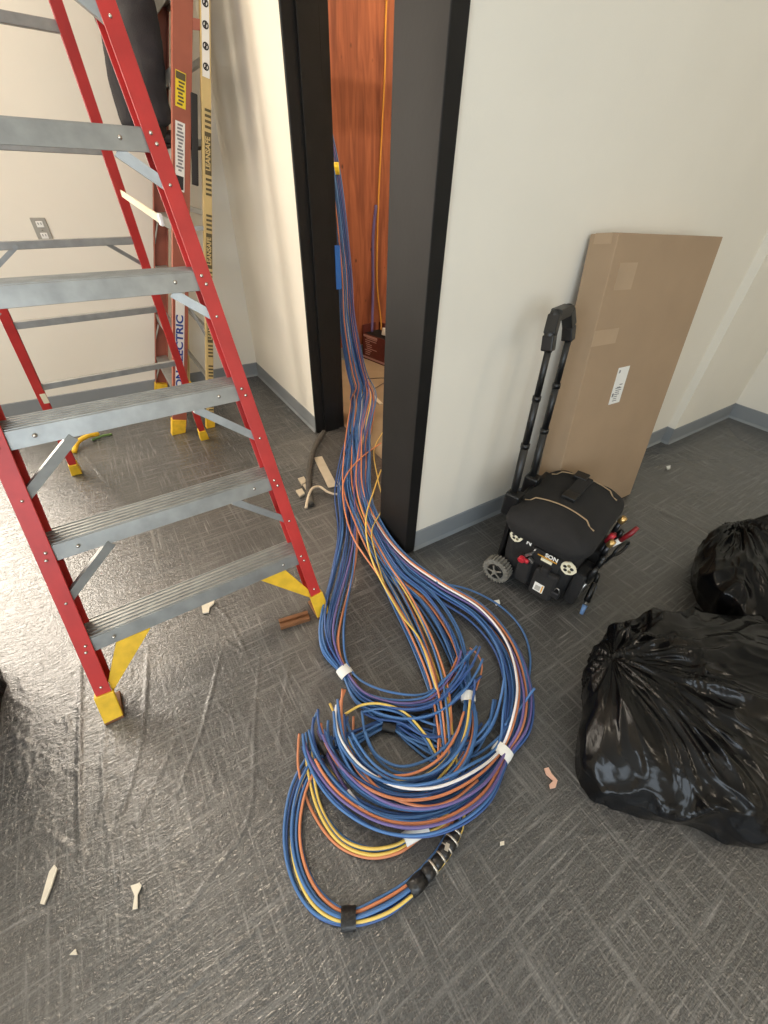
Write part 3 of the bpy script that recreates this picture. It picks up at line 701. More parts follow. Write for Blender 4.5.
# ------------------------------------------------------------------ rolling tool bag
def tool_bag():
    o = Vector((1.187, .472, 0)); a = math.radians(16)
    ex = Vector((math.cos(a), math.sin(a), 0)); ey = Vector((-math.sin(a), math.cos(a), 0)); M = basis(ex, ey, o) @ Matrix.Scale(1.06, 4)
    X, Y = .40, .30
    T = thing('rolling_tool_bag', 'black rolling tool bag with telescopic handle in front of the cardboard box', 'tool bag', tuple(M @ Vector((X / 2, Y / 2, 0))))
    def P(v): return M @ Vector(v)
    def Bx(lo, hi): return MB().bb(lo, hi).xform(M)
    # body: tapered, rounded
    vs = []; nz = 8
    def ring(z, ins, r=.045, n=6):
        pts = []
        x0, x1, y0, y1 = ins, X - ins, ins, Y - ins
        for cx, cy, a0 in ((x1 - r, y1 - r, 0), (x0 + r, y1 - r, 90), (x0 + r, y0 + r, 180), (x1 - r, y0 + r, 270)):
            for k in range(n + 1):
                t = math.radians(a0 + 90 * k / n); pts.append((cx + r * math.cos(t), cy + r * math.sin(t), z))
        return pts
    def loft(rings):
        n = len(rings[0]); mb = MB(); v = [P(q) for rr in rings for q in rr]
        fs = [(j * n + k, j * n + (k + 1) % n, (j + 1) * n + (k + 1) % n, (j + 1) * n + k) for j in range(len(rings) - 1) for k in range(n)]
        fs += [tuple(range(n))[::-1], tuple(range((len(rings) - 1) * n, len(rings) * n))]
        return mb.add(v, fs)
    loft([ring(.018, .035), ring(.03, .022), ring(.12, .014), ring(.24, .012), ring(.285, .010)]).build('body', 'bag_fabric', T, smooth=True, bevel=.004)
    # lid: soft, domed, overhanging with a sag on the -x side
    def lid_ring(z, ins):
        q = ring(z, ins, min(.06, (Y - 2 * ins) / 2 - .002)); return q
    rr = [lid_ring(.272, -.004), lid_ring(.300, -.012), lid_ring(.325, -.008), lid_ring(.345, .012), lid_ring(.356, .05), lid_ring(.362, .10), lid_ring(.364, .146)]
    out = []
    for j, r_ in enumerate(rr):
        nr = []
        for (x, y, z) in r_:
            sag = -.028 * max(0, 1 - x / .10) * max(0, 1 - abs(y - .16) / .14) if j < 3 else 0
            nr.append((x - (.012 * max(0, 1 - x / .1) if j < 3 else 0), y, z + sag + .02 * math.sin(math.pi * min(1, max(0, y / Y))) * min(1, j / 5) + .006 * noise.noise(Vector((x * 14, y * 14, j)))))
        out.append(nr)
    lid = loft(out).build('lid', 'bag_fabric_soft', T, smooth=True)
    def ztop(y): return .352 + .02 * math.sin(math.pi * min(1, max(0, y / Y)))
    for x in (.085, .325):
        pts = [P((x + .018 * math.sin(math.pi * t), .02 + .26 * t, ztop(.02 + .26 * t) + (.012 if .12 < t < .88 else -.004))) for t in np.linspace(0, 1, 16)]
        MB().tube(pts, .0028, 6).build('piping', 'piping_tan', lid, smooth=True)
    for (x, y, s_) in ((.17, .15, .05), (.33, .17, .05)):
        MB().bb((x - s_ / 2, y - s_ / 2, .380), (x + s_ / 2, y + s_ / 2, .396)).xform(M).build('hook_patch', 'bag_plastic', lid, bevel=.003)
    MB().bb((.145, .125, .376), (.335, .175, .392)).xform(M).build('top_strap', 'bag_fabric', lid, bevel=.002)
    # side straps / carrying loop on the far right
    lp = [P((X + .004 + .035 * math.sin(math.pi * t), .08 + .14 * t, .285 - .02 * math.cos(math.pi * t))) for t in np.linspace(0, 1, 14)]
    MB().tube(lp, .012, 8).build('carry_loop', 'bag_fabric', T, smooth=True)
    # back frame, telescopic poles and grip
    Bx((.05, Y - .006, .03), (.35, Y + .014, .34)).build('back_plate', 'bag_plastic', T, bevel=.006)
    hx = (.075, .232); yb = Y + .022
    for x in hx:
        MB().bb((x - .026, Y - .01, .27), (x + .026, Y + .048, .37)).xform(M).build('pole_socket', 'bag_plastic', T, bevel=.008)
        st = [(.30, .56, .0150), (.56, .73, .0130), (.73, .885, .0112)]
        for z0, z1, r_ in st:
            f = lambda z: P((x + .07 * (z - .3), yb + .06 * (z - .3), z))
            pole = MB().tube([f(z0), f(z1)], r_, 12).build('pole', 'bag_plastic', T, smooth=True)
            if z1 < .9: MB().tube([f(z1 - .012), f(z1 + .004)], r_ + .002, 12).build('collar', 'bag_plastic', pole, smooth=True)
    b0, b1 = Vector((hx[0] + .041, yb + .036, .875)), Vector((hx[1] + .041, yb + .036, .875))
    g = [b0, b0 + Vector((.004, .008, .045)), b0 + Vector((.03, .018, .095)), b1 + Vector((-.03, .018, .095)), b1 + Vector((-.004, .008, .045)), b1]
    gm = MB(); gp = [P(q) for q in g]
    for i in range(5): gm.bar(gp[i], gp[i + 1], .034, .038, ey)
    for q in gp[1:5]: gm.ball(q, .0195, 10, 8)
    gm.build('grip', 'bag_plastic', T, bevel=.004)
    # wheels
    for x in (-.022, X + .022):
        c = P((x, Y - .03, .062)); wm = MB(); n = 26
        wm.cyl(c, ex, .055, .040, 26)
        for k in range(n):
            t = 2 * math.pi * k / n; d = ey * math.cos(t) + Vector((0, 0, 1)) * math.sin(t)
            wm.bar(c + d * .053 - ex * .021, c + d * .053 + ex * .021, .007, .014, d)
        wh = wm.build('wheel', 'tyre_dusty', T, bevel=.001, segs=1)
        sx = -1 if x < 0 else 1
        MB().cyl(c + ex * sx * .021, ex, .036, .008, 20).build('rim', 'bag_plastic', wh, bevel=.003)
        MB().cyl(c + ex * sx * .026, ex, .011, .008, 12).build('hub', 'tyre_dusty', wh, bevel=.002)
        for k in range(5):
            t = 2 * math.pi * k / 5; d = ey * math.cos(t) + Vector((0, 0, 1)) * math.sin(t)
            MB().bar(c + ex * sx * .0255 + d * .010, c + ex * sx * .0255 + d * .034, .006, .006, ex).build('spoke', 'tyre_dusty', wh)
    # -x side: pockets, badges, lettering (local frame of that face: right = -y, up = z)
    def side(y0, y1, z0, z1, th, name, m, par, bev=.004): return MB().bb((.012 - th, y0, z0), (.014, y1, z1)).xform(M).build(name, m, par, bevel=bev)
    p1 = side(.045, .135, .03, .165, .030, 'side_pocket', 'bag_fabric', T, .012)
    p2 = side(.150, .205, .05, .175, .026, 'side_pocket', 'bag_fabric', T, .010)
    p3 = side(.060, .175, .165, .235, .010, 'logo_panel', 'bag_fabric', T, .004)
    side(.085, .115, .150, .185, .036, 'pocket_flap', 'bag_fabric_soft', p1, .006)
    lbl = MB().bb((-.020, .080, .060), (-.0185, .118, .102)).xform(M).build('label_tag', 'sticker_white', p1)
    MB().bb((-.0206, .083, .063), (-.0200, .088, .099)).xform(M).build('stripe', 'orange_line', lbl)
    MB().bb((-.0206, .092, .066), (-.0200, .112, .090)).xform(M).build('print', 'sticker_grey', lbl)
    MB().bb((-.0015, .090, .196), (.003, .132, .208)).xform(M).build('name_plate', 'badge_cream', p3)
    MB().bb((-.0012, .075, .2125), (.003, .148, .2155)).xform(M).build('orange_stripe', 'orange_line', p3)
    fx = lambda y, z, x=-.002: basis(-ey, (0, 0, 1), P((x, y, z)))
    text_part('SON', .026, fx(.098, .2285), 'sticker_white', p3, sx=.95)
    text_part('N', .028, fx(.192, .236, .006), 'sticker_white', T)
    for (y, z, r_) in ((.245, .238, .024), (.035, .215, .027)):
        n = 20; c = Vector((.004, y, z)); mb = MB()
        sh = [1.0 if k % 5 else 1.10 for k in range(n)]
        vs = [P(c + Vector((d, math.cos(2 * math.pi * k / n) * r_ * sh[k], math.sin(2 * math.pi * k / n) * r_ * sh[k]))) for d in (0, .006) for k in range(n)]
        mb.add(vs, [tuple(range(n)), tuple(range(n, 2 * n))[::-1]] + [(k, (k + 1) % n, n + (k + 1) % n, n + k) for k in range(n)])
        bd = mb.build('badge', 'badge_cream', T)
        for k in range(5):
            t = 2 * math.pi * k / 5 + .3; q = c + Vector((-.0008, math.cos(t) * r_ * .48, math.sin(t) * r_ * .48))
            MB().ball(P(q), r_ * .26, 8, 6, (.2, 1, 1), ex.to_track_quat('X', 'Z').to_matrix()).build('badge_motif', 'badge_olive' if k % 2 else 'ink_black', bd, smooth=True)
    MB().ball(P((.008, .275, .285)), .008, 8, 6).build('zip_pull', 'sticker_white', T, smooth=True)
    # padlock on the corner pocket
    pk = MB().bb((-.018, .022, .07), (.0, .052, .098)).xform(M).build('padlock', 'dark_steel', T, bevel=.004)
    MB().tube([P((-.009, .037 + .010 * math.cos(t), .098 + .018 * math.sin(t))) for t in np.linspace(0, math.pi, 9)], .0028, 6).build('shackle', 'steel', pk, smooth=True)
    # front (-y) face: pocket sleeves
    for x0, x1, zt in ((.03, .10, .19), (.11, .17, .16), (.18, .26, .20), (.27, .36, .17)):
        MB().bb((x0, -.030, .035), (x1, .014, zt)).xform(M).build('front_pocket', 'bag_fabric', T, bevel=.010)
    return M, ex, ey
MBAG, BEX, BEY = tool_bag()
def BP(x, y, z): return MBAG @ Vector((x, y, z))
# tools stuck into the bag
t = thing('pliers', 'dark red and white handled pliers sticking out of the tool bag pocket', 'pliers', tuple(BP(.25, -.03, .15)))
MB().tube([BP(.245, -.02, .15), BP(.255, -.035, .20), BP(.262, -.055, .235)], [.009, .010, .011], 10).build('handle_sleeve', 'sticker_white', t, smooth=True)
MB().tube([BP(.262, -.055, .235), BP(.275, -.075, .275), BP(.285, -.085, .305)], [.010, .011, .008], 10).build('handle', 'dark_red_grip', t, smooth=True)
MB().tube([BP(.225, -.012, .16), BP(.235, -.025, .22), BP(.245, -.03, .27)], [.008, .009, .007], 10).build('handle', 'dark_red_grip', t, smooth=True)
MB().bar(BP(.24, -.015, .11), BP(.242, -.018, .16), .022, .010).build('jaw', 'steel', t, bevel=.002)
t = thing('scissors', 'pair of scissors with a black finger loop at the tool bag side', 'scissors', tuple(BP(.31, -.04, .14)))
MB().tube([BP(.315 + .045 * math.cos(a) , -.070 - .012 * math.cos(a), .165 + .028 * math.sin(a)) for a in np.linspace(0, 2 * math.pi, 22)], .0065, 8).build('finger_loop', 'bag_plastic', t, smooth=True)
MB().bar(BP(.285, -.06, .15), BP(.24, -.03, .08), .014, .005).build('blade', 'dark_steel', t, bevel=.001)
t = thing('screwdriver', 'black screwdriver with a pale blue end hanging low from the tool bag', 'screwdriver', tuple(BP(.05, -.05, .06)))
MB().tube([BP(.10, -.055, .13), BP(.075, -.06, .085), BP(.065, -.062, .062)], [.010, .012, .012], 10).build('handle', 'bag_plastic', t, smooth=True)
MB().tube([BP(.065, -.062, .062), BP(.055, -.064, .048)], [.006, .006], 8).build('collar', 'steel', t, smooth=True)
MB().tube([BP(.055, -.064, .048), BP(.035, -.068, .016)], [.010, .007], 10).build('end_cap', 'blue_cap', t, smooth=True)
t = thing('marker_pen', 'dull blue capped marker beside the scissors on the tool bag', 'marker', tuple(BP(.16, -.05, .06)))
MB().tube([BP(.165, -.048, .12), BP(.16, -.055, .06)], .009, 10).build('barrel', 'bag_plastic', t, smooth=True)
MB().tube([BP(.16, -.055, .06), BP(.155, -.060, .030)], [.010, .008], 10).build('cap', 'blue_cap', t, smooth=True)
for (x, y, z, lab) in ((.175, -.03, .255, 'brass connector nearest the white plier handle on the tool bag'), (.30, -.02, .285, 'brass connector at the far end of the tool bag side')):
    t = thing('brass_connector', lab, 'connector', tuple(BP(x, y, z)), 'brass connectors on the tool bag')
    MB().tube([BP(x, y, z - .06), BP(x, y - .005, z)], .010, 10).build('shaft', 'dark_steel', t, smooth=True)
    MB().tube([BP(x, y - .005, z), BP(x + .002, y - .012, z + .026)], [.013, .012], 12).build('collar', 'brass', t, smooth=True)
t = thing('wire_stripper', 'black tool with a short red grip near the tool bag lid', 'tool', tuple(BP(.215, -.02, .2)))
MB().tube([BP(.20, -.015, .14), BP(.205, -.022, .245)], .009, 10).build('shaft', 'dark_steel', t, smooth=True)
MB().tube([BP(.205, -.022, .245), BP(.208, -.030, .285)], .012, 10).build('grip', 'red_plastic', t, smooth=True)
for i, (x, z0, z1, lean) in enumerate(((.045, .08, .235, .01), (.125, .06, .215, .02), (.155, .08, .225, -.01), (.34, .06, .22, .015))):
    t = thing('nut_driver', ['slim dark nut driver at the padlock corner of the tool bag', 'dark nut driver second from the padlock corner of the bag', 'dark nut driver just before the brass connector on the bag', 'dark nut driver farthest from the padlock on the bag'][i], 'nut driver', tuple(BP(x, -.03, z0)), 'nut drivers in the tool bag')
    MB().tube([BP(x, -.028, z0), BP(x + lean * .5, -.033, (z0 + z1) / 2)], .006, 8).build('shaft', 'steel', t, smooth=True)
    MB().tube([BP(x + lean * .5, -.033, (z0 + z1) / 2), BP(x + lean * .8, -.038, z1 - .02), BP(x + lean, -.042, z1)], [.011, .013, .009], 10).build('handle', 'bag_plastic', t, smooth=True)
t = thing('red_connector', 'red plug hanging on the left side of the tool bag', 'plug', tuple(BP(-.02, .19, .185)))
MB().cyl(BP(-.028, .19, .178), (BEX * -1 + Vector((0, 0, -.2))), .014, .02, 12).build('cap', 'red_plastic', t, bevel=.003)
MB().cyl(BP(-.020, .178, .174), BEY, .010, .028, 10).build('plug_body', 'red_plastic', t, bevel=.002)
MB().bar(BP(-.012, .185, .19), BP(-.014, .165, .215), .012, .010).bar(BP(-.014, .170, .19), BP(-.014, .150, .178), .016, .010).build('clip', 'steel', t, bevel=.002)
MB().tube([BP(-.012, .165, .215), BP(-.006, .158, .24)], .003, 6).build('wire', 'steel', t, smooth=True)

# ------------------------------------------------------------------ garbage bags
def garbage_bag(name, label, c, rx, ry, h, rot, peak, along, seed, corner=None, nu=260, nv=130, fold=1.0):
    nz = lambda v: noise.noise(v)
    A = Vector((*along, 0)).normalized(); B = Vector((-A.y, A.x, 0)); V = []; cr, sr = math.cos(rot), math.sin(rot); so = Vector((seed, seed * 2, seed * 3)); P0 = Vector((peak[0] * 3, peak[1] * 3, 0))
    def ridge(p, f, st, k):                              # long folds running along A
        w_ = p - P0; an = math.atan2(w_.dot(B), w_.dot(A)); rd = math.hypot(w_.x, w_.y)
        q = Vector((an * f * .42, rd * f * st, p.z * f * .35)) + so * (k + 1)
        q += Vector((nz(p * 5 + so), nz(p * 5 - so), 0)) * .55
        r_ = 1 - 2.2 * abs(nz(q)); return r_ * abs(r_)
    for j in range(nv + 1):
        v = j / nv; e = v ** .9
        pr = math.sin(math.pi / 2 * min(1, e * 1.12)) ** .8; zz = math.cos(math.pi / 2 * e) ** .75
        for i in range(nu):
            u = 2 * math.pi * i / nu; R_ = pr
            if corner is not None:
                da = math.atan2(math.sin(u - corner[0]), math.cos(u - corner[0])); R_ *= 1 + corner[1] * math.exp(-(da / .30) ** 2) * v ** 1.5
            x, y = rx * R_ * math.cos(u), ry * R_ * math.sin(u)
            s_ = (1 - v) ** 1.2
            p = Vector((cr * x - sr * y + peak[0] * s_, sr * x + cr * y + peak[1] * s_, h * zz))
            nrm = Vector((p.x / rx, p.y / ry, .25 + 1.1 * zz)).normalized()
            am = min(1.5, max(.45, .85 + 1.6 * nz(p * 4 - so)))
            d = .05 * nz(p * 3.1 + so) + fold * am * (.030 * ridge(p, 7, .30, 0) + .015 * ridge(p, 16, .3, 1) + .0035 * ridge(p, 36, .4, 2))
            p = p + nrm * d * (1 if v < .9 else (1 - v) * 10 * .5 + .5)
            V.append((c[0] + p.x, c[1] + p.y, max(.0015, p.z)))
    fs = [(j * nu + i, (j + 1) * nu + i, (j + 1) * nu + (i + 1) % nu, j * nu + (i + 1) % nu) for j in range(nv) for i in range(nu)]
    o = MB().add(V, fs).build(name, 'garbage_plastic', smooth=True)
    return tagit(o, label, 'garbage bag', 'black garbage bags')
garbage_bag('garbage_bag', 'large black garbage bag in the lower right, nearest of the bags', (1.275, -.065), .40, .34, .22, math.radians(-25), (-.08, .09), (.3, -.95), 1.7, (math.radians(200), .36))
garbage_bag('garbage_bag', 'black garbage bag at the right edge behind the larger one', (2.02, .0), .36, .32, .225, .4, (.03, .10), (.5, -.8), 5.2)
garbage_bag('garbage_bag', 'black garbage bag cut off by the left edge, made taller to shade the floor', (-.96, 1.20), .29, .27, .85, .4, (.0, .0), (1, 0), 9.1, nu=140, nv=80, fold=.5)  # only its edge is in view; extra height added to shade the lower-left floor

# ------------------------------------------------------------------ cables
CR = .0040
MATC = {'b': 'cable_blue', 'd': 'cable_dark_blue', 'o': 'cable_orange', 'y': 'cable_yellow', 'p': 'cable_purple', 'w': 'cable_white'}
NAMEC = {'b': 'blue', 'd': 'dark blue', 'o': 'orange', 'y': 'yellow', 'p': 'purple', 'w': 'white'}
def frames(C):
    n = len(C); T = np.gradient(C, axis=0); T /= np.linalg.norm(T, axis=1)[:, None] + 1e-9
    L = np.zeros_like(C); prev = np.array([1.0, 0, 0])
    for i in range(n - 1, -1, -1):
        l = np.cross(T[i], [0, 0, 1.0]); m_ = np.linalg.norm(l)
        if m_ > .35: l = l / m_
        else:
            l = prev - T[i] * prev.dot(T[i]); l /= np.linalg.norm(l) + 1e-9
        if np.dot(l, prev) < 0 and i < n - 1: l = -l
        L[i] = l; prev = l
    return T, L, np.cross(L, T)
def bundle(ctrl, colours, branch, where, seed, n_per=10, flat=(1.25, .75), cut=None, start=None, fan=None, wander=.35):
    """ctrl: ('w',x,y,z,R) world points or (px,py,z,R) points seen in the picture; each colour letter is one cable"""
    rnd = random.Random(seed); P = []
    for c in ctrl:
        if c[0] == 'w': P.append((c[1], c[2], c[3], c[4]))
        else:
            q = G(c[0], c[1], c[2] + c[3] * flat[1]); P.append((q.x, q.y, c[2] + c[3] * flat[1], c[3]))
    S = catmull(P, n_per); C = S[:, :3]; R_ = S[:, 3]; T, L, U = frames(C); N = len(colours); m_ = len(C); out = []
    order = list(range(N)); rnd.shuffle(order)
    for i, cc in enumerate(colours):
        k = order[i]; rad = math.sqrt((k + .5) / N); ang = k * 2.39996 + rnd.uniform(-.2, .2)
        e = m_ if not cut else int(m_ * rnd.uniform(*cut)); s0 = 0 if not start else int(m_ * rnd.uniform(*start))
        ph = [rnd.uniform(0, 6.28) for _ in range(4)]; fr = [rnd.uniform(.8, 1.8), rnd.uniform(.8, 1.8)]
        pts = []
        for j in range(s0, max(e, s0 + 4)):
            if j >= m_: break
            t = j / (m_ - 1)
            a = rad * math.cos(ang) + wander * math.sin(fr[0] * 6.28 * t + ph[0]); b = rad * math.sin(ang) + wander * math.sin(fr[1] * 6.28 * t + ph[1])
            q = C[j] + L[j] * a * R_[j] * flat[0] + U[j] * b * R_[j] * flat[1]
            if fan and t > fan[0]:
                g = ((t - fan[0]) / (1 - fan[0])) ** 1.4
                q = q + L[j] * fan[1] * g * math.sin(ph[2]) + np.array([0, 0, fan[2]]) * g * (math.sin(ph[3]) * .5 + .5)
            q = Vector(q); q.z = max(q.z, CR + .0035)
            pts.append(q)
        colour = cc if cc != 'b' or rnd.random() > .3 else 'd'
        o = MB().tube(pts, CR, 7).build('data_cable', MATC[colour], smooth=True)
        word = NAMEC[cc]
        tagit(o, f'{word} data cable {where}', 'cable', f'{word} cables {branch}')
        out.append(o)
    return out
stem = [('w', 1.225, 2.62, 3.4, .03), ('w', 1.225, 2.62, 2.2, .03), ('w', 1.228, 2.62, 1.75, .03), ('w', 1.27, 2.52, 1.36, .03), ('w', 1.29, 2.47, .95, .035), ('w', 1.285, 2.44, .65, .045), ('w', 1.32, 2.41, .36, .055), ('w', 1.34, 2.33, .16, .06), ('w', 1.215, 2.16, .055, .055)]
NR = lambda r: (348, 470, .0, r)
b_left = stem + [(351, 455, .0, .05), (345, 490, .0, .05), (347, 530, .0, .045), (341, 570, .0, .05), (330, 615, .0, .05), (330, 645, .0, .04), (345, 672, .0, .0145), (364, 697, .002, .03), (398, 708, .008, .035), (430, 704, .010, .032), (452, 685, .012, .035), (468, 665, .012, .04), (478, 645, .008, .05)]
bundle(b_left, 'bbbbbobbbpbbobbp', 'in the left bundle', 'of the left bundle sweeping past the red ladder foot', 11, cut=(.93, 1.0), fan=(.9, .03, .02))
b_mid = stem + [(357, 455, .01, .05), (356, 490, .02, .045), (366, 525, .03, .035), (385, 565, .01, .035), (405, 600, .0, .04), (424, 640, .0, .035), (438, 680, .004, .028), (444, 715, .014, .025), (448, 750, .010, .022), (456, 790, .0, .02), (458, 822, .0, .015), (447, 848, .0, .014), (432, 868, .0, .014), (412, 888, .0, .015), (382, 908, .0, .018), (348, 918, .0, .013), (318, 903, .0, .020), (299, 870, .0, .022), (293, 830, .0, .022), (300, 788, .0, .022), (317, 757, .002, .02), (335, 742, .01, .02)]
bundle(b_mid, 'bbbybobbb', 'in the middle bundle', 'of the middle bundle that ends in the lowest loop', 12, cut=(.96, 1.0))
b_midS = b_mid[:16] + [(444, 712, .014, .022), (443, 742, .014, .022), (444, 765, .012, .02)]
bundle(b_midS, 'oyooybbo', 'in the middle strand', 'of the middle strand running straight down between the loops', 13)
b_in = stem + [(360, 455, .01, .05), (360, 490, .02, .045), (372, 530, .03, .035), (396, 572, .02, .032), (425, 598, .0, .035), (447, 630, .0, .035), (460, 665, .008, .025), (468, 697, .02, .0135), (469, 727, .026, .024), (457, 757, .026, .032), (432, 780, .022, .036), (398, 787, .022, .036), (368, 772, .022, .038), (350, 745, .022, .042), (342, 715, .022, .05), (338, 690, .02, .055)]
bundle(b_in, 'bbobybbbbobbbbbb', 'in the inner loop', 'of the inner loop banded with white tape', 14, cut=(.9, 1.0), fan=(.88, .05, .02))
b_out = stem + [(360, 460, .015, .05), (362, 495, .025, .04), (380, 532, .025, .032), (405, 562, .01, .032), (440, 588, .0, .038), (478, 612, .0, .042), (505, 645, .0, .042), (517, 685, .0, .042), (515, 720, .0, .038), (502, 752, .008, .017), (475, 783, .022, .036), (435, 803, .024, .042), (392, 803, .024, .044), (355, 783, .022, .046), (332, 755, .02, .048), (324, 730, .018, .05), (326, 706, .016, .05)]
bundle(b_out, 'bbbbwbpbobbbbbopbbbbbbo', 'in the outer loop', 'of the outer right loop banded with white tape', 15, cut=(.92, 1.0), fan=(.88, .04, .02))
b_tag = [(462, 805, .012, .012), (440, 822, .006, .012), (420, 831, .0, .008), (396, 846, .0, .010), (366, 850, .0, .014), (338, 838, .0, .016), (318, 808, .0, .016), (309, 772, .0, .018), (308, 745, .0, .018), (307, 728, .004, .018)]
bundle(b_tag, 'boyyb', 'in the small tagged loop', 'of the small loop with the white paper tag', 16, cut=(.9, 1.0))
b_back = [(338, 748, .030, .02), (350, 740, .02, .018), (366, 732, .008, .015), (389, 725, .0, .012), (412, 736, .0, .025), (440, 749, .0, .03), (466, 746, .0, .028), (484, 726, .0, .03), (494, 700, .0, .035), (498, 680, .0, .045)]
bundle(b_back, 'bbbbbbbbbb', 'in the frayed back bundle', 'of the frayed bundle lying under the loops', 17, cut=(.78, 1.0), fan=(.6, .05, .03))
b_core = [(364, 706, .012, .02), (392, 718, .004, .03), (418, 728, .002, .03), (444, 728, .002, .03)]
bundle(b_core, 'bbbbb', 'across the loop centre', 'crossing the centre of the loops', 18)
def single(ctrl, c, label, r=CR):
    P = [tuple(G(a, b, z)) for a, b, z in ctrl]
    return tagit(MB().tube([Vector(q) for q in catmull(P, 10)], r, 7).build('data_cable', MATC[c], smooth=True), label, 'cable')
single([(345, 714, .05), (362, 705, .055), (382, 704, .055), (404, 712, .05), (424, 733, .045), (438, 757, .03)], 'y', 'yellow data cable arched over the middle of the coil')
single([(362, 712, .045), (382, 709, .048), (404, 716, .045), (424, 738, .04), (436, 760, .03)], 'b', 'blue data cable just inside the arched yellow one')
single([(436, 582, .05), (470, 590, .03), (500, 606, .008), (521, 628, .006), (530, 655, .006), (527, 685, .01), (515, 708, .03), (505, 725, .045)], 'b', 'single blue cable straying outside the right loop')
single([(384, 430, .02), (374, 450, .03), (378, 480, .05), (383, 505, .06), (372, 530, .085), (376, 556, .07), (386, 590, .05)], 'y', 'loose yellow cable beside the corner post', .003)
single([(381, 470, .03), (374, 490, .07), (366, 520, .10), (372, 560, .09), (398, 610, .06), (420, 640, .05), (437, 690, .05)], 'y', 'yellow cable lying on top of the middle bundle')
single([(381, 443, .05), (362, 457, .09), (346, 476, .09), (343, 498, .09), (352, 535, .085), (378, 575, .07), (400, 610, .05), (425, 650, .05), (440, 700, .05), (446, 745, .04)], 'o', 'orange cable lying on top of the middle bundle')
single([(311, 732, .012), (314, 748, .02), (324, 765, .022), (344, 788, .02), (352, 796, .02)], 'y', 'thick yellow cable end pointing at the ladder foot', .005)
single([(348, 790, .05), (365, 810, .05), (388, 821, .05), (412, 824, .05), (438, 819, .045)], 'w', 'white cable along the lower edge of the coil')
single([(318, 730, .03), (330, 760, .04), (350, 795, .045), (380, 820, .05), (415, 828, .045), (450, 817, .04), (474, 796, .035), (492, 770, .03)], 'p', 'purple cable along the lower edge of the coil', .005)
single([(345, 690, .05), (336, 720, .06), (350, 752, .07), (380, 790, .07), (420, 806, .07), (452, 800, .06), (478, 780, .05)], 'o', 'orange cable on top of the coil')
single([(378, 776, .07), (412, 774, .075), (440, 758, .07), (456, 735, .06), (464, 712, .05)], 'o', 'short orange cable inside the coil')
single([(470, 700, .055), (466, 730, .06), (455, 758, .06), (438, 780, .05)], 'y', 'yellow cable leaving the white band of the inner loop')
single([(470, 648, .02), (478, 655, .03), (482, 668, .03), (476, 690, .02)], 'o', 'curled orange cable end between the two loops', .003)

# tape bands
def band(px, py, z, px2, py2, rr, m, label, name='tape_band', flat=(1.3, .8), cat='tape'):
    a, b = G(px, py, z), G(px2, py2, z); t = (b - a).normalized(); s = Vector((-t.y, t.x, 0)); up = Vector((0, 0, 1)); n = 16; vs = []
    for q, k in ((a, 1.0), (a.lerp(b, .5), 1.04), (b, 1.0)):
        vs += [q + s * math.cos(2 * math.pi * i / n) * rr * flat[0] * k + up * math.sin(2 * math.pi * i / n) * rr * flat[1] * k for i in range(n)]
    fs = [(j * n + i, j * n + (i + 1) % n, (j + 1) * n + (i + 1) % n, (j + 1) * n + i) for j in range(2) for i in range(n)]
    return tagit(MB().add(vs, fs).build(name, m, smooth=True), label, cat)
band(342, 668, .0125, 348, 676, .0195, 'tape_white', 'white tape band on the left cable bundle near the red ladder')
band(467.5, 692, .031, 468.5, 702, .0185, 'tape_white', 'white tape band on the inner loop in the middle')
band(505, 748, .0215, 499, 757, .0225, 'tape_white', 'white tape band on the outer right loop')
band(427, 826, .012, 404, 840, .013, 'tape_white', 'long white paper tag on the small loop', 'paper_tag', cat='tag')
band(341, 919, .014, 356, 918, .017, 'tape_black', 'black tape band at the lowest point of the loop')
band(383, 724, .014, 396, 727, .017, 'tape_black', 'black tape band in the centre of the coil')
band(321, 742, .04, 329, 752, .014, 'tape_black', 'small black tape wrap at the left cable ends')
t = thing('tape_wrap', 'long lumpy black tape wrap with silver bits joining the lowest loop', 'tape', tuple(G(435, 862)))
seg = [(459, 822), (456, 832), (452, 840), (447, 848), (441, 857), (433, 867), (424, 877), (410, 891)]
for i in range(len(seg) - 1):
    a, b = G(*seg[i], .016), G(*seg[i + 1], .016); r_ = [.012, .014, .017, .015, .014, .016, .0175][i]
    MB().tube([a, a.lerp(b, .5), b], [r_, r_ * 1.12, r_], 12).build('tape_lump', 'tape_black', t, smooth=True)
    if i in (1, 2, 3, 4, 5):
        d = (b - a).normalized(); q = a; MB().tube([q - d * .0025, q + d * .0025], r_ * 1.14, 12).build('silver_ring', 'tape_silver', t, smooth=True)
MB().box(G(447, 847, .037), (.016, .010, .004), Matrix.Rotation(.6, 3, 'Z')).build('silver_tag', 'tape_silver', t)
# yellow tie high on the hanging bundle
tagit(MB().tube([Vector((1.272, 2.52, 1.36)), Vector((1.268, 2.525, 1.41))], .034, 10).build('cable_tie', 'sticker_yellow', smooth=True), 'yellow tie on the cables hanging at the black jamb', 'tie')

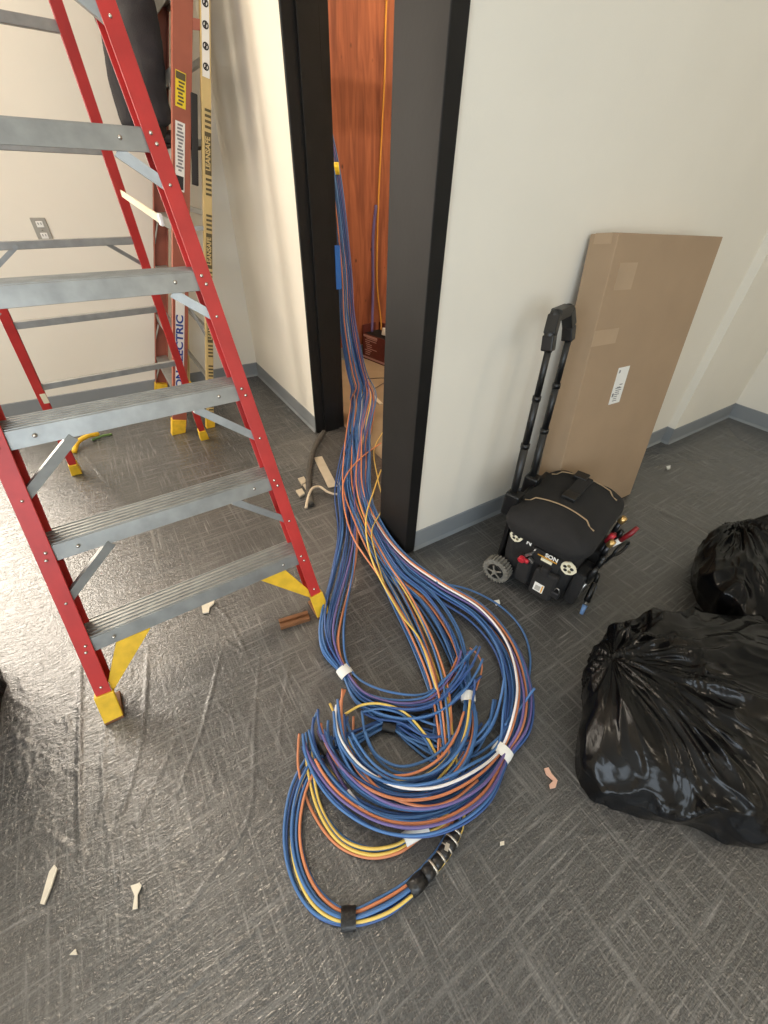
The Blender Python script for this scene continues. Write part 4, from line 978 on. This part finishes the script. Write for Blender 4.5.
# ------------------------------------------------------------------ closet contents
def closet():
    t = thing('wire_box', 'dark maroon printed carton on the closet floor', 'box', (2.18, 3.32, .003))
    a = Vector((2.0, 3.49, .003)); ex = Vector((.2, -.98, 0)); ey = Vector((.98, .2, 0)); M = basis(ex, ey, a); w_, d_, h_ = .36, .20, .30
    sh = MB()
    sh.bb((0, 0, 0), (w_, .006, h_ * .78)).bb((0, d_ - .006, 0), (w_, d_, h_)).bb((0, 0, 0), (.006, d_, h_)).bb((w_ - .006, 0, 0), (w_, d_, h_)).bb((0, 0, 0), (w_, d_, .006))
    sh.xform(M).build('carton', 'maroon_print', t)
    pr = MB(); r = random.Random(4)
    for k in range(9):
        z = .05 + k * .018; x = .03 + r.uniform(0, .03); pr.bb((x, -.001, z), (x + r.uniform(.05, .16), 0, z + .007))
    pr.bb((.012, -.001, .205), (.20, 0, .225)); pr.bb((0, -.0012, .012), (w_, 0, .03))
    pr.xform(M).build('print', 'print_pink', t)
    MB().bb((.01, .01, .20), (w_ - .01, d_ - .01, .23)).xform(M).build('inner_tray', 'closet_dark', t)
    tagit(MB().cyl((2.15, 3.30, .268), (.2, .1, 1), .05, .06, 16).build('paper_roll', 'sticker_white', bevel=.004), 'pale roll lying in the top of the maroon carton', 'roll')
    def wp_(px, py, y): d = RC @ Vector((px - 384, -(py - 512), -F_PX)); t_ = y / d.y; return (d.x * t_, y, H + d.z * t_)
    cd = catmull([(2.26, YC - .035, 3.5), wp_(386.5, 0, YC - .035), wp_(384.5, 80, YC - .035), wp_(378.5, 200, YC - .035), wp_(377, 280, YC - .035), wp_(381, 320, YC - .06), (2.12, 3.36, .28)], 10)
    tagit(MB().tube([Vector(q) for q in cd], .0065, 8).build('yellow_cable', 'cord_yellow', smooth=True), 'thin yellow cord hanging in front of the plywood', 'cord')
    cd = catmull([wp_(376, 205, YC - .03), wp_(373, 240, YC - .03), wp_(373, 290, YC - .03), (2.06, 3.42, .25)], 10)
    tagit(MB().tube([Vector(q) for q in cd], .012, 8).build('hanging_cable', 'cable_purple', smooth=True), 'dull purple cable hanging beside the yellow cord', 'cable')
    for i, (p, q) in enumerate((((1.75, 3.0, .007), (2.05, 2.82, .007)), ((1.70, 2.78, .007), (2.1, 2.9, .007)))):
        m_ = [(a_ + b_) / 2 + (.03 if k == 1 else 0) for k, (a_, b_) in enumerate(zip(p, q))]
        tagit(MB().tube([Vector(c) for c in catmull([p, m_, q], 8)], .003, 6).build('wire_scrap', 'rubber_dusty', smooth=True), ['thin dark wire scrap on the closet floor near the maroon carton', 'thin dark wire scrap on the closet floor, nearer the doorway'][i], 'wire')
    a, b = G(373, 396, .012), G(381, 404, .012)
    tagit(MB().bar(a, b, .03, .008).build('board_scrap', 'paper_scrap', bevel=.001), 'pale scrap of board on the closet floor beside the cables', 'scrap')
    tagit(MB().tube([(1.19, 3.0, 2.50), (3.2, 3.0, 2.50)], .045, 14).build('shadow_pipe', 'wall_box_steel', smooth=True), 'unseen steel pipe added high inside the closet to shade the plywood', 'pipe')  # pipe out of view, added to cast the shadow band on the plywood
    # lamp in the closet
    l = thing('ceiling_bulb', 'bare warm bulb in its holder on the closet ceiling', 'lamp', (1.9, 2.3, ZC))
    MB().cyl((1.9, 2.3, ZC - .02), (0, 0, 1), .05, .04, 16).build('holder', 'white_metal', l, bevel=.004)
    MB().ball((1.9, 2.3, ZC - .09), .05, 14, 10).build('bulb', 'lamp_glow', l, smooth=True)
    d = bpy.data.lights.new('closet_bulb_light', 'POINT'); d.energy = 115; d.color = (1.0, .82, .62); d.shadow_soft_size = .025
    lo = bpy.data.objects.new('closet_bulb_light', d); COL.objects.link(lo); lo.location = (1.9, 2.3, ZC - .17)
closet()

# ------------------------------------------------------------------ ceiling light panels of the room
def panel(x, y, label, power):
    t = thing('ceiling_light', label, 'light', (x, y, ZC), 'ceiling light panels')
    MB().bb((x - .3, y - .6, ZC - .03), (x + .3, y + .6, ZC - .001)).build('housing', 'white_metal', t, bevel=.004)
    MB().bb((x - .27, y - .57, ZC - .034), (x + .27, y + .57, ZC - .0305)).build('diffuser', 'lamp_panel', t)
    d = bpy.data.lights.new('panel_light', 'AREA'); d.shape = 'RECTANGLE'; d.size = .54; d.size_y = 1.14; d.energy = power; d.color = (1.0, .83, .62)
    o = bpy.data.objects.new('panel_light', d); COL.objects.link(o); o.location = (x, y, ZC - .04)
panel(-.55, 2.6, 'warm ceiling light panel near the far wall', 42)
panel(2.2, -2.6, 'warm ceiling light panel on the right, behind the camera', 15)

# ------------------------------------------------------------------ odds and ends on the floor
hs = [tuple(G(*q)) for q in ((324, 432, .03), (316, 445, .03), (310.5, 461, .022), (308.7, 476, .018), (309, 490, .017), (311.5, 504, .017))]
tagit(MB().tube([Vector(q) for q in catmull(hs, 6)], .0165, 10).build('rubber_hose', 'rubber_dusty', smooth=True), 'short dark rubber hose bent on the floor by the left jamb', 'hose')
a, b = G(318, 458), G(333, 488); tagit(MB().bar(a + Vector((0, 0, .006)), b + Vector((0, 0, .006)), .052, .006).build('card_strip', 'pale_card', bevel=.001), 'pale flat card strip lying beside the rubber hose', 'card')
sp = [tuple(G(*q)) for q in ((306, 508, .012), (309, 495, .03), (313, 488, .04), (320, 487, .03), (328, 492, .02), (337, 494, .02), (341, 488, .03), (338, 482, .04))]
st_ = MB(); pth = [Vector(q) for q in catmull(sp, 8)]
st_.tube(pth, [.008 - .003 * (i / len(pth)) for i in range(len(pth))], 8)
tagit(st_.build('cloth_string', 'string_pale', smooth=True), 'pale twisted cloth strip tied over the end of the hose', 'cloth')
def scrap(name, pts, th, m, label, cat, z=.004):
    P = [G(x, y, z) for x, y in pts]; n = len(P); mb = MB()
    mb.add(P + [q + Vector((0, 0, th)) for q in P], [tuple(range(n))[::-1], tuple(range(n, 2 * n))] + [(i, (i + 1) % n, n + (i + 1) % n, n + i) for i in range(n)])
    return tagit(mb.build(name, m), label, cat)
scrap('paper_shred', [(41, 904), (45, 905), (52, 888), (58, 869), (55, 865), (50, 872)], .005, 'paper_scrap', 'long pale splinter on the floor at the lower left', 'scrap')
scrap('paper_shred', [(131, 886), (140, 883), (142, 886), (138, 895), (138, 909), (133, 910), (135, 896)], .004, 'paper_scrap', 'white hook shaped paper scrap on the floor, lower left', 'scrap')
scrap('paper_shred', [(70, 955), (76, 949), (78, 955)], .004, 'paper_scrap', 'tiny white chip below the two paper scraps', 'scrap')
scrap('paper_shred', [(202, 606), (206, 604), (215, 601), (214, 604), (210, 608), (209, 613), (203, 614)], .006, 'paper_scrap', 'small white scrap under the lowest ladder step', 'scrap')
scrap('putty_blob', [(544, 769), (548, 768), (551, 774), (557, 781), (555, 788), (550, 789), (549, 785), (553, 781), (546, 775)], .006, 'pink_putty', 'pinkish crumb of putty right of the coil', 'crumb')
scrap('paper_shred', [(494, 601), (499, 600), (500, 604), (496, 606)], .003, 'sticker_white', 'tiny white speck in front of the tool bag wheel', 'scrap')
scrap('paper_shred', [(666, 467), (670, 466), (670, 469), (667, 470)], .006, 'sticker_white', 'tiny white speck on the floor right of the cardboard box', 'scrap')
scrap('paper_shred', [(500, 842), (504, 841), (504, 845), (500, 846)], .003, 'paper_scrap', 'tiny pale speck below the coil', 'scrap')
r = random.Random(8)
for i, (x, y) in enumerate(((298, 480), (303, 486), (296, 492))):
    scrap('rubble_chip', [(x, y), (x + 6, y - 2), (x + 9, y + 3), (x + 4, y + 6)], .012, 'pale_card', ['pale rubble chip left of the hose, topmost', 'pale rubble chip touching the hose, middle one', 'pale rubble chip left of the hose, lowest'][i], 'rubble')
fl_ = [tuple(G(*q)) for q in ((74, 452, .01), (78, 442, .03), (88, 436, .04), (98, 434, .02))]
tagit(MB().tube([Vector(q) for q in catmull(fl_, 6)], .014, 8).build('yellow_strap', 'yellow_plastic', smooth=True), 'yellow strap end behind the left rear ladder foot', 'strap')
gw = [tuple(G(*q)) for q in ((92, 440, .008), (102, 436, .012), (112, 434, .008))]
tagit(MB().tube([Vector(q) for q in catmull(gw, 6)], .008, 8).build('green_wire', 'green_wire', smooth=True), 'green wire end behind the third ladder step', 'wire')
